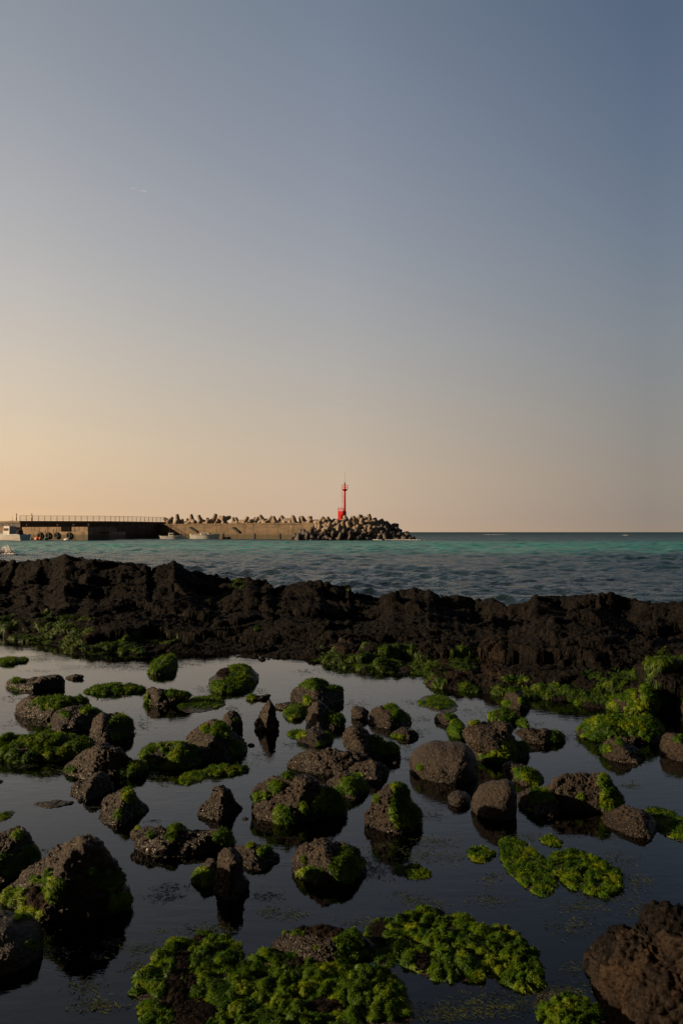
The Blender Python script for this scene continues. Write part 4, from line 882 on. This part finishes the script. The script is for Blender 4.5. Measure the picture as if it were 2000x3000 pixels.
# railing and posts
rl = empty('railing', (A1[0], A1[1], 4.38)); tag(rl, 'long brown metal railing along the raised harbour wall', 'railing')
path = [back(A1, (-.2, .4)), back(C0, (-.3, .5)), back(D0, (.2, .9)), back(along(E_, F_, .03), (0, 2.0))]
zs = [0, 0.02, -.02, -.45]
seg = []; 
def pl_at(s):
    Ls = [math.dist(path[i], path[i + 1]) for i in range(3)]; tot = sum(Ls); d = s * tot
    for i in range(3):
        if d <= Ls[i] or i == 2:
            t = d / Ls[i]; p = along(path[i], path[i + 1], t); return (p[0] - A1[0], p[1] - A1[1], zs[i] + (zs[i + 1] - zs[i]) * t)
        d -= Ls[i]
NP = 31
for k in range(NP):
    p = pl_at(k / (NP - 1)); mb = MB(); mb.box((p[0], p[1], p[2] + .6), (.09, .09, 1.26)); mb.build('post', M['rail'], rl)
for h_, r_a in ((1.22, .05), (.92, .028), (.62, .028), (.32, .028)):
    mb = MB(); mb.tube([(q[0], q[1], q[2] + h_) for q in (pl_at(k / 40) for k in range(41))], r_a, 6); mb.build('rail', M['rail'], rl)
for u, v0, v1, lab in ((49, 1504, 1522, 'short red and white post standing left of the railing end'), (94, 1504, 1524, 'faded red post rising above the railing')):
    Y = 205; p = at(u, v1, Y); z1 = zat(v0, Y); mb = MB(); b0 = 4.38 if u > 60 else 4.38
    mb.tube([(0, 0, 0), (0, 0, z1 - b0 - .15), (0, 0, z1 - b0)], [.13, .12, .08], 10); o = mb.build('marker_post', M['post_red'], None, True); o.location = (p[0], Y, b0)
    mb = MB(); mb.tube([(0, 0, .8), (0, 0, 1.15)], .137, 10); mb.build('band', M['white'], o, True); tag(o, lab, 'post')
# low wall further left
lw = empty('low_wall', (*pt(-60, 214), 0))

bpy.data.objects.remove(lw)

# ------------------------------------------------------------------ tetrapods
def tetra_mesh(name, mat, seed):
    r = np.random.default_rng(seed)
    dirs = np.array([[0, 0, 1], [.943, 0, -.333], [-.471, .816, -.333], [-.471, -.816, -.333]])
    V0_, F0 = ico(4)
    rad = np.full(len(V0_), .62)
    for dv in dirs:      # blunt tapered leg: longest radius along each axis, flat end
        c = V0_ @ dv; s_ = np.sqrt(np.maximum(0, 1 - c * c)); t = s_ / np.maximum(c, 1e-3)
        # cone of half width w(x) = .56 - .12 x ; end plane at x = 1.38
        x = np.where(c > 0, np.minimum(1.60, .60 / np.maximum(t + .14, 1e-3)), 0)
        rr_ = np.where(c > .2, x / np.maximum(c, .2), 0); rr_ = np.where((x >= 1.59), 1.60 / np.maximum(c, .2), rr_)
        rr_ = np.where(c > .55, rr_, 0)
        rad = np.maximum(rad, rr_)
    P = V0_ * rad[:, None]
    for dv in dirs:      # round the rim of the end
        x = P @ dv; q = P - x[:, None] * dv; w_ = np.linalg.norm(q, axis=1)
        sel = (x > 1.25) & (w_ > .30); P = np.where(sel[:, None], P - dv * (np.clip(w_ - .30, 0, 1) ** 2 * 2.2)[:, None], P)
    P = P + .012 * fbm(P * 5 + seed, 3)[:, None] * V0_
    return mesh_np(name, P, [F0], mat)
t0 = tetra_mesh('tetrapod', M['tetra'], 1); t1 = tetra_mesh('tetrapod', M['tetra_wet'], 2)
used_t = {0: False, 1: False}
def put_tetra(p, rot, sc, label, group, wet=0):
    src = (t0, t1)[wet]
    if used_t[wet]:
        o = src.copy(); col.objects.link(o)
    else: o = src; used_t[wet] = True
    o.location = p; o.rotation_euler = rot.to_euler() if hasattr(rot, 'to_euler') else rot; o.scale = (sc,) * 3
    tag(o, label, 'tetrapod', group); return o
TOP = [(494,1516,0,-60,1.0,'low tetrapod lying at the end of the railing'),
 (521,1507,20,-6,1.15,'tall upright tetrapod nearest the railing end, with a long leg sloping right'),
 (553,1519,80,30,.72,'small tetrapod sunk low right of the first upright one'),
 (563,1507,60,-10,1.1,'upright tetrapod above the dark blocks, leaning slightly left'),
 (588,1509,10,-18,1.1,'tetrapod leaning left just right of the dark blocks'),
 (606,1520,50,20,.75,'low tetrapod stub under the big leaning leg'),
 (625,1505,100,20,1.25,'biggest tetrapod of the row with a fat leg leaning right'),
 (637,1517,10,10,.75,'short stubby tetrapod right of the biggest leaning one'),
 (657,1508,30,180,1.15,'tetrapod showing three leg ends in a crown shape above the white boat'),
 (685,1516,70,-10,.85,'round shouldered low tetrapod right of the crown shaped one'),
 (697,1515,15,-25,.85,'pair-topped low tetrapod above the slanting blocks'),
 (717,1512,40,32,1.0,'tetrapod with a slim leg leaning right over the slanting blocks'),
 (731,1519,0,35,.8,'low sunlit tetrapod in front of the slim leaning one'),
 (746,1512,80,38,1.0,'bright faced tetrapod leaning right midway along the wall'),
 (764,1519,0,5,.72,'small round tetrapod before the big V shaped one'),
 (772,1507,30,-32,1.1,'left half of the big V, a tetrapod leaning left'),
 (786,1510,10,34,1.1,'right half of the big V, a tetrapod leaning right'),
 (797,1520,60,10,.75,'low dark tetrapod between the V and the left leaning cone'),
 (807,1512,0,-20,1.0,'tetrapod with a cone leg leaning left after the V'),
 (827,1519,90,8,.75,'squat sunlit tetrapod before the second V'),
 (834,1508,20,-36,1.0,'tetrapod raising a leg leftwards at the second V'),
 (850,1508,50,32,1.0,'tetrapod raising a leg rightwards at the second V'),
 (864,1513,0,-15,1.15,'broad brightly lit tetrapod beside the dark crouching figure'),
 (894,1511,70,-30,1.1,'tetrapod leaning left just right of the crouching figure'),
 (912,1517,30,80,1.0,'tetrapod lying flat like a barrel before the heap'),
 (935,1511,10,38,1.1,'tetrapod leaning right where the row meets the heap')]
rt = random.Random(4)
for (u, v, spin, lean, sc, lab) in TOP:
    t_ = (u - 470) / 410; p = along(E_, F_, t_); q = back(p, offs(E_, G_, 2.2 + rt.uniform(-.3, .8)))
    Y = q[1]; zt = zat(v, Y); x = (u - U0) / F * Y
    rot = Matrix.Rotation(R(lean), 4, 'Y') @ Matrix.Rotation(R(spin), 4, 'Z')
    put_tetra((x, Y, zt - (1.52 if abs(lean) < 50 else 1.0) * sc), rot, sc, lab, 'tetrapods along the top of the sea wall')
for k in range(16):     # second line behind, just showing between the first
    u = 500 + k * 27 + rt.uniform(-6, 6); p = along(E_, F_, (u - 470) / 410); q = back(p, offs(E_, G_, 5.5)); Y = q[1]
    put_tetra(((u - U0) / F * Y, Y, WZ + .15), Euler((rt.uniform(-.6, .6), rt.uniform(-.6, .6), rt.uniform(0, 6))), .95, 'grey tetrapod half hidden behind the front row on the sea wall', 'tetrapods along the back of the sea wall')
# the heap round the pier head: silhouette of the crest in the photograph
HS = [(858,1566),(880,1556),(905,1548),(925,1538),(945,1520),(962,1515),(980,1514),(1000,1519),(1020,1518),(1040,1513),(1060,1510),(1080,1506),(1100,1517),(1120,1519),(1140,1524),(1152,1530),(1165,1542),(1180,1552),(1200,1563),(1214,1570)]
hu = np.array([p[0] for p in HS]); hv = np.array([p[1] for p in HS])
LEFT, RIGHT = (918, 1000), (1075, 1140)
cnt = 0
named_ridge = {1083: 'highest tetrapod of the heap, a lone leg pointing up right of the tower', 1060: 'rounded tetrapod crown just left of the highest leg', 1040: 'lit tetrapod end in the gap right of the red tower', 1018: 'flat lying tetrapod right against the foot of the red tower',
   998: 'tetrapod leaning across the red base of the tower', 965: 'tetrapod with a round sunlit end left of the tower', 944: 'tetrapod standing where the wall top ends and the heap begins', 1125: 'tetrapod head on the right shoulder of the heap', 1143: 'round tetrapod knob stepping down the right shoulder', 1157: 'dark tetrapod knob below the right shoulder', 1175: 'big dark cone shaped tetrapod near the seaward tip of the heap', 1104: 'slanting tetrapod just right of the highest leg', 1200: 'last dark tetrapod low at the seaward tip'}
for u, lab in named_ridge.items():
    v = np.interp(u, hu, hv) - 1; Y = 187 + (u - 1000) * .01
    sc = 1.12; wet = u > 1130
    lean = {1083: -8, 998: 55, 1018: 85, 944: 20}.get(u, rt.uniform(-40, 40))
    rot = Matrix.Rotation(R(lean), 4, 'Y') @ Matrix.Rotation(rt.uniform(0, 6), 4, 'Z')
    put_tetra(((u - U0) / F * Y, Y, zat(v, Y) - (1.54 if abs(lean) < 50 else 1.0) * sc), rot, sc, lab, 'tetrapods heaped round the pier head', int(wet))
for row in range(6):
    n = 15 if row else 13
    for k in range(n):
        u = 866 + (1208 - 866) * (k + .5 * (row % 2) + rt.uniform(-.2, .2)) / n
        ztop = zat(np.interp(u, hu, hv), 187) - 1.5
        f = row / 5
        Y = 188 - f * 7.5 + (u - 1040) * .012
        z = ztop * (1 - f) + (-.15) * f + rt.uniform(-.25, .25)
        if z < -.5: continue
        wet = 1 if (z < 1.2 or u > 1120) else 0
        side = 'sunlit left flank' if u < 985 else ('shaded middle' if u < 1110 else 'dark seaward end')
        if z < 1.0: side = 'wet waterline below the ' + ('sunlit left flank' if u < 985 else ('shaded middle' if u < 1110 else 'dark seaward end'))
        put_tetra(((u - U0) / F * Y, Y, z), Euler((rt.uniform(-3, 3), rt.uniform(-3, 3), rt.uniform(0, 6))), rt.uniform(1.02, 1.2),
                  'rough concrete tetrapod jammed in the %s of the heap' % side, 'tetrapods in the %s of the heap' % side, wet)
for k, (u, v, sc, lab) in enumerate([(862,1571,.7,'small dark tetrapod lying in the sea at the landward foot of the heap'), (890,1566,.9,'brown tetrapod with a raised pointed leg at the landward foot of the heap'), (1206,1573,.5,'tiny dark tetrapod end awash beyond the seaward tip')]):
    Y = 181; put_tetra(((u - U0) / F * Y, Y, zat(v, Y) - .5), Euler((.4 * k, .5, k)), sc, lab, 'tetrapods heaped round the pier head', 1)

# ------------------------------------------------------------------ red light tower
TY = 192.0; s_ = TY / F
tx = (1009.5 - U0) * s_
tw_ = empty('light_tower', (tx, TY, WZ)); tag(tw_, 'slim red harbour light tower with caged gallery and base hut', 'light tower')
def hz_(v): return zat(v, TY) - WZ
mb = MB(); mb.tube([(0, 0, 0), (0, 0, hz_(1440)), (0, 0, hz_(1439))], [.235, .205, .205], 20); mb.build('column', M['red'], tw_, True)
mb = MB(); mb.box((-.08, .1, hz_(1497) / 2), (.86, .9, hz_(1497))); mb.build('plinth', M['red'], tw_, bevel=.04)
bw = 15.7 * s_; bx = (999.2 - 1009.5) * s_
mb = MB(); mb.box((bx, 0, hz_(1497.5) / 2), (bw, 1.3, hz_(1497.5)), R(-18)); hut = mb.build('base_hut', M['red'], tw_, bevel=.03)
mb = MB(); mb.box((bx - .25, -.72, hz_(1497.5) * .42), (.5, .05, 1.7), R(-18)); mb.build('door', M['red'], hut)
mb = MB(); hb = hz_(1497.5)
cr = [(bx + math.cos(R(-18)) * x - math.sin(R(-18)) * y, math.sin(R(-18)) * x + math.cos(R(-18)) * y) for x, y in ((-bw / 2, -.6), (bw / 2, -.6), (bw / 2, .6), (-bw / 2, .6))]
for i in range(4):
    a, b = cr[i], cr[(i + 1) % 4]
    for h_ in (.25, .5, .72): mb.tube([(a[0], a[1], hb + h_), (b[0], b[1], hb + h_)], .025, 6)
    for t in (0, .33, .66): q = along(a, b, t); mb.tube([(q[0], q[1], hb), (q[0], q[1], hb + .74)], .025, 6)
mb.build('hut_railing', M['red'], tw_)
zg = hz_(1434)
mb = MB(); mb.tube([(0, 0, zg - .42), (0, 0, zg - .02), (0, 0, zg + .05), (0, 0, zg + .06)], [.22, .66, .73, .73], 24); mb.build('gallery', M['red'], tw_, False)
mb = MB(); ztp = hz_(1421)
for k in range(14):
    a = k * math.pi / 7; mb.tube([(.70 * math.cos(a), .70 * math.sin(a), zg), (.70 * math.cos(a), .70 * math.sin(a), ztp)], .022, 6)
for h_ in (ztp, zg + (ztp - zg) * .5):
    mb.tube([(.70 * math.cos(k * math.pi / 14), .70 * math.sin(k * math.pi / 14), h_) for k in range(29)], .026, 6)
mb.build('gallery_cage', M['red'], tw_)
mb = MB(); mb.tube([(0, 0, zg), (0, 0, ztp + .12)], .15, 14); mb.build('lamp_post', M['red'], tw_, True)
mb = MB(); zl = ztp + .12; mb.tube([(0, 0, zl), (0, 0, zl + .1), (0, 0, zl + .4), (0, 0, zl + .55)], [.16, .14, .12, .04], 14); ln_ = mb.build('lantern', M['dark_metal'], tw_, True)
mb = MB(); mb.tube([(0, 0, zl + .5), (.02, 0, hz_(1384))], [.03, .018], 6); mb.build('antenna', M['dark_metal'], ln_)
mb = MB(); lx = (1002.5 - 1009.5) * s_
for x in (lx - .17, lx + .17): mb.tube([(x, -.05, hb), (x, -.05, zg)], .016, 6)
k = hb
while k < zg: mb.tube([(lx - .17, -.05, k), (lx + .17, -.05, k)], .013, 5); k += .32
for h_ in [hb + 2.2 + i * .55 for i in range(int((zg - hb - 2.2) / .55))]:
    mb.tube([(lx + .30 * math.cos(a), -.05 - .30 + .30 * math.sin(a), h_) for a in [R(20 * i) for i in range(19)]], .011, 5)
mb.build('ladder', M['red'], tw_)

# ------------------------------------------------------------------ boats
def boat(label, p, head, Lh, beam, free, cab, hull_m, transom_m=None, tarp=False, mast=0, motor=False, cat='boat', buoy=False, stripe=None, cabin_m=None):
    """hull along +X (bow) with sheer, flare and a transom; cab = (x, length, width, height)"""
    b = empty('fishing_boat', (p[0], p[1], SEA), head); tag(b, label, cat, 'boats moored along the harbour wall')
    ns, m = 16, 7; V = []; Fc = []
    for i in range(ns + 1):
        t = i / ns; x = -Lh / 2 + Lh * t
        w = beam / 2 * (1 - max(0, (t - .45) / .55) ** 2.2) * (.9 + .1 * min(1, t * 4)); w = max(w, .02)
        sh = free * (1 + .55 * max(0, t - .3) ** 1.6 + .05 * (1 - t)); kz = -.35 + .3 * max(0, (t - .8) / .2)
        for j in range(m):
            q = j / (m - 1); V.append((x + (.25 * Lh / 7) * q * max(0, (t - .7) / .3), w * (.72 + .28 * q ** .6), kz + (sh - kz) * q))
        for j in range(m):
            q = 1 - j / (m - 1); V.append((x + (.25 * Lh / 7) * q * max(0, (t - .7) / .3), -w * (.72 + .28 * q ** .6), kz + (sh - kz) * q))
    c = 2 * m
    for i in range(ns):
        for j in range(c):
            if j == m - 1: continue
            Fc.append((i * c + j, (i + 1) * c + j, (i + 1) * c + (j + 1) % c, i * c + (j + 1) % c))
    Fc.append(tuple(ns * c + j for j in range(c)))
    mb = MB(); mb.add(V, Fc); h = mb.build('hull', hull_m, b, False)
    mb = MB(); mb.add([(v[0] - .01, v[1] * 1.0, v[2]) for v in V[:c]], [tuple(range(c))]); mb.build('transom', transom_m or hull_m, b)
    mb = MB(); dv = []
    for i in range(ns + 1):
        a, d = V[i * c + m - 1], V[i * c + m]; dv += [(a[0], a[1] * .97, a[2] - .22), (d[0], d[1] * .97, d[2] - .22)]
    mb.add(dv, [(2 * i, 2 * i + 2, 2 * i + 3, 2 * i + 1) for i in range(ns)]); mb.build('deck', M['quay'], b)
    mb = MB()
    for j in (m - 1, m): mb.tube([(V[i * c + j][0], V[i * c + j][1], V[i * c + j][2] + .03) for i in range(ns + 1)], .06, 6)
    mb.build('gunwale', stripe or M['white'], b, True)
    cx_, cl, cw, ch = cab; z0 = free - .2
    bmv = [(cx_ - cl / 2, -cw / 2, z0), (cx_ + cl / 2, -cw / 2, z0), (cx_ + cl / 2, cw / 2, z0), (cx_ - cl / 2, cw / 2, z0),
           (cx_ - cl / 2 + .05, -cw / 2 + .06, z0 + ch), (cx_ + cl / 2 - .45 * ch * .6, -cw / 2 + .06, z0 + ch), (cx_ + cl / 2 - .45 * ch * .6, cw / 2 - .06, z0 + ch), (cx_ - cl / 2 + .05, cw / 2 - .06, z0 + ch)]
    mb = MB(); mb.add(bmv, [(0, 3, 2, 1), (4, 5, 6, 7), (0, 1, 5, 4), (1, 2, 6, 5), (2, 3, 7, 6), (3, 0, 4, 7)]); cb = mb.build('cabin', cabin_m or M['white'], b, bevel=.05)
    for sgn in (-1, 1):
        mb = MB(); mb.box((cx_ - .1, sgn * (cw / 2 - .015), z0 + ch * .68), (cl * .62, .06, ch * .28)); mb.build('window', M['glass'], cb)
    mb = MB(); mb.box((cx_ + cl / 2 - .45 * ch * .30 + .02, 0, z0 + ch * .68), (.05, cw * .75, ch * .3), M=Matrix.Rotation(-.27, 3, 'Y')); mb.build('window', M['glass'], cb)
    mb = MB(); mb.box((cx_ - .05, 0, z0 + ch + .05), (cl * .95, cw * 1.02, .07)); mb.build('cabin_roof', M['white'], cb, bevel=.02)
    if mast:
        mb = MB(); mb.tube([(cx_ - cl * .4, 0, z0 + ch * .6), (cx_ - cl * .4, 0, z0 + ch + mast)], [.045, .025], 6); mb.tube([(cx_ - cl * .4, -.5, z0 + ch + mast * .6), (cx_ - cl * .4, .5, z0 + ch + mast * .6)], .025, 6); mb.build('mast', M['rail'], b)
    if motor:
        mb = MB(); mb.box((-Lh / 2 - .28, 0, free + .12), (.5, .45, .55)); mb.box((-Lh / 2 - .22, 0, free - .5), (.16, .14, .9)); mb.build('outboard_motor', M['dark_metal'], b, bevel=.06)
    if tarp:
        mb = MB(); x0, x1 = tarp; mb.add([(x0, -beam * .4, free - .05), (x1, -beam * .33, free + .05), (x1, beam * .33, free + .05), (x0, beam * .4, free - .05), (x0, 0, free + .38), (x1, 0, free + .3)], [(0, 1, 5, 4), (4, 5, 2, 3), (0, 4, 3), (1, 2, 5)]); mb.build('tarpaulin', M['tarp'], b)
    mb = MB()
    for sgn in (-1, 1):
        pts_ = []
        for i in range(9, ns): q = V[i * c + (m - 1 if sgn > 0 else m)]; pts_.append((q[0], q[1] * .94, q[2] + .45))
        mb.tube(pts_, .022, 5)
        for q in pts_[::2]: mb.tube([(q[0], q[1], q[2] - .45), q], .018, 5)
    mb.build('bow_rail', M['rail'], b)
    return b
pA = at(70, 1577, 174.0)
bh = R(180 - 33)
boat('large white fishing boat with a pale blue stern, cut by the left border', (pA[0] + math.cos(bh) * 4.6 + .2, pA[1] + math.sin(bh) * 4.6, 0), bh, 9.6, 3.0, 1.15, (.3, 2.4, 1.8, 1.9), M['offwhite'], M['hullblue'], mast=2.0, stripe=M['hullblue'], cabin_m=M['offwhite'])
nn = MB(); rr3 = random.Random(3)
for k in range(26):
    a = rr3.uniform(0, 6.28); r_b = .9 * rr3.random(); nn.tube([(r_b * math.cos(a), r_b * math.sin(a) * .7, .1), (r_b * .6 * math.cos(a + 1), r_b * .5 * math.sin(a + 1), .75 + .4 * rr3.random()), (r_b * math.cos(a + 2), r_b * math.sin(a + 2) * .7, .1)], [.14, .2, .12], 7)
nb_ = nn.build('fishing_net', M['net'], None, True); nb_.location = (pA[0] + math.cos(bh) * 1.6 + .2, pA[1] + math.sin(bh) * 1.6, SEA + .95); tag(nb_, 'dark heap of fishing net on the stern deck of the large boat', 'fishing net')
p = at(507, 1576, 209); boat('small white motorboat with a blue tarpaulin and thin mast by the dark wall', (p[0], 209, 0), R(-5), 6.0, 1.9, .62, (-.3, 1.3, 1.3, 1.0), M['white'], tarp=(.9, 2.3), mast=2.4, motor=True)
p = at(600, 1577, 209); b3 = boat('white cabin boat with a brightly lit square stern below the tetrapods', (p[0], 209, 0), R(-7), 7.0, 2.4, .95, (.2, 2.4, 1.5, .75), M['white'], mast=0)
p = at(561, 1566, 206); floater('buoy', 'small glowing yellow buoy on the stern of the cabin boat', 'buoy', 561, 1566, 207, .2, M['yellow']).location = (b3.location[0] - math.cos(R(-7)) * 3.4, b3.location[1] - math.sin(R(-7)) * 3.4, SEA + 1.2)

# dark crouching figure on the wall top
PY = along(E_, F_, (886 - 470) / 410)[1] + 1.0
def person(loc, rz):
    j = [((0, 0, .52), .15), ((.05, 0, .80), .16), ((.14, 0, 1.02), .13), ((.19, 0, 1.13), .06), ((.22, 0, 1.24), .105), ((.24, 0, 1.34), .09),
         ((.05, .11, .48), .10), ((.45, .15, .62), .085), ((.40, .15, .22), .06), ((.38, .15, .06), .055), ((.55, .15, .04), .045),
         ((.05, -.11, .48), .10), ((.45, -.15, .60), .085), ((.42, -.15, .22), .06), ((.40, -.15, .06), .055), ((.57, -.15, .04), .045),
         ((.14, .20, .98), .07), ((.25, .24, .74), .055), ((.46, .16, .70), .045), ((.14, -.20, .98), .07), ((.25, -.24, .74), .055), ((.46, -.14, .68), .045)]
    e = [(0, 1), (1, 2), (2, 3), (3, 4), (4, 5), (0, 6), (6, 7), (7, 8), (8, 9), (9, 10), (0, 11), (11, 12), (12, 13), (13, 14), (14, 15), (2, 16), (16, 17), (17, 18), (2, 19), (19, 20), (20, 21)]
    me = bpy.data.meshes.new('person'); me.from_pydata([q[0] for q in j], e, []); me.update(); o = bpy.data.objects.new('person', me); col.objects.link(o)
    sk = o.modifiers.new('skin', 'SKIN'); ss = o.modifiers.new('sub', 'SUBSURF'); ss.levels = ss.render_levels = 2
    for i, q in enumerate(j): me.skin_vertices[0].data[i].radius = (q[1], q[1])
    me.skin_vertices[0].data[0].use_root = True
    me.materials.append(M['coat']); o.location = loc; o.rotation_euler = (0, 0, rz); return o
me_p = person(((886 - U0) / F * PY, PY, WZ + .05), R(-30)); tag(me_p, 'person in dark clothes crouching on the wall top among the tetrapods', 'person')

# ------------------------------------------------------------------ awash rock with breaking spray, far whitecaps, vapour trail
Y = 66.0; c0 = at(6, 1622, Y); V, Fc = ico(5); P = V * np.array([.85, .6, .34]); P = P + vnormals(P, Fc) * (ridged(P * 2.2 + 3, 4) * .09)[:, None]
P[:, 2] = np.where(P[:, 2] > .16, .16 + (P[:, 2] - .16) * .5, P[:, 2])
o = mesh_np('rock', P, [Fc], M['reef']); o.location = (c0[0], Y, SEA); tag(o, 'flat black rock awash in the sea at the left border with spray breaking on it', 'rock')
rs_ = np.random.default_rng(9)
def foam(name, spots, label, cat=None, kind=None):
    V2, F2 = ico(1); VV = []; FF_ = []; b = 0
    for (x, y, z, r_) in spots:
        VV.append(V2 * r_ * np.array([1.3, 1, .8]) * (1 + .3 * rs_.normal(size=(len(V2), 1))) + np.array([x, y, z])); FF_.append(F2 + b); b += len(V2)
    o = mesh_np(name, np.concatenate(VV), [np.concatenate(FF_)], M['foam'], None); tag(o, label, cat, kind=kind); return o
sp_l = []
for k in range(700):     # droplets thrown up over the rock and foam spreading to its right
    t = rs_.random(); x = at(10 + 34 * rs_.random() ** .8, 0, Y)[0]; hgt = .70 * math.exp(-((x - at(24, 0, Y)[0]) / .42) ** 2) * rs_.random() ** 2.2
    sp_l.append((x, Y - .25 + rs_.normal(0, .25), SEA + .05 + hgt, .012 + .032 * rs_.random() ** 2))
for k in range(260):
    x = at(28 + 34 * rs_.random() ** 1.5, 0, Y)[0]; sp_l.append((x, Y - .5 - 1.0 * rs_.random(), SEA + .05 * rs_.random(), .02 + .045 * rs_.random()))
foam('sea_spray', sp_l, 'white spray and foam breaking over the black rock at the left border', 'spray', 'stuff')
wl = []
for (u, v, wpx, Y, n, sz) in ((1440, 1567, 60, 430, 120, .07), (1830, 1569.5, 16, 360, 40, .06), (1160, 1580, 80, 178, 110, .07), (1200, 1577, 50, 180, 90, .08), (1105, 1580, 20, 178, 60, .08)):
    for k in range(n):
        du = rs_.normal(0, .28); x = at(u + wpx * du, 0, Y)[0]
        wl.append((x, Y + rs_.normal(0, .6), SEA + (.35 if Y > 300 else .05) + abs(rs_.normal(0, 1)) * sz * (1.4 if Y > 300 else .6), sz * (.4 + .8 * rs_.random())))
foam('sea_foam', wl, 'small white wave crests on the open sea and foam at the heap', 'foam', 'stuff')
vt = bpy.data.materials.new('vapour'); vt.use_nodes = True; nt = vt.node_tree; nt.nodes.remove(nt.nodes['Principled BSDF'])
a1 = N(nt, 'ShaderNodeBsdfTransparent'); a2 = N(nt, 'ShaderNodeBsdfTranslucent'); a2.inputs['Color'].default_value = (.95, .93, .91, 1); a3 = N(nt, 'ShaderNodeMixShader'); a3.inputs[0].default_value = .05
a4 = N(nt, 'ShaderNodeBsdfDiffuse'); a4.inputs['Color'].default_value = (.95, .93, .91, 1); a5 = N(nt, 'ShaderNodeAddShader'); L(nt, a2.outputs[0], a5.inputs[0]); L(nt, a4.outputs[0], a5.inputs[1])
L(nt, a1.outputs[0], a3.inputs[1]); L(nt, a5.outputs[0], a3.inputs[2]); L(nt, a3.outputs[0], nt.nodes['Material Output'].inputs['Surface'])
pa, pb, pc = at(386, 551, 11000), at(405, 556, 11000), at(428, 561, 11000)
mb = MB(); mb.tube([tuple(pa), tuple((pa + pb) / 2), tuple(pb), tuple(pc)], [4, 10, 14, 5], 12); o = mb.build('vapour_trail', vt, None, True); tag(o, 'faint short vapour trail high in the sky', 'vapour trail', kind='structure')
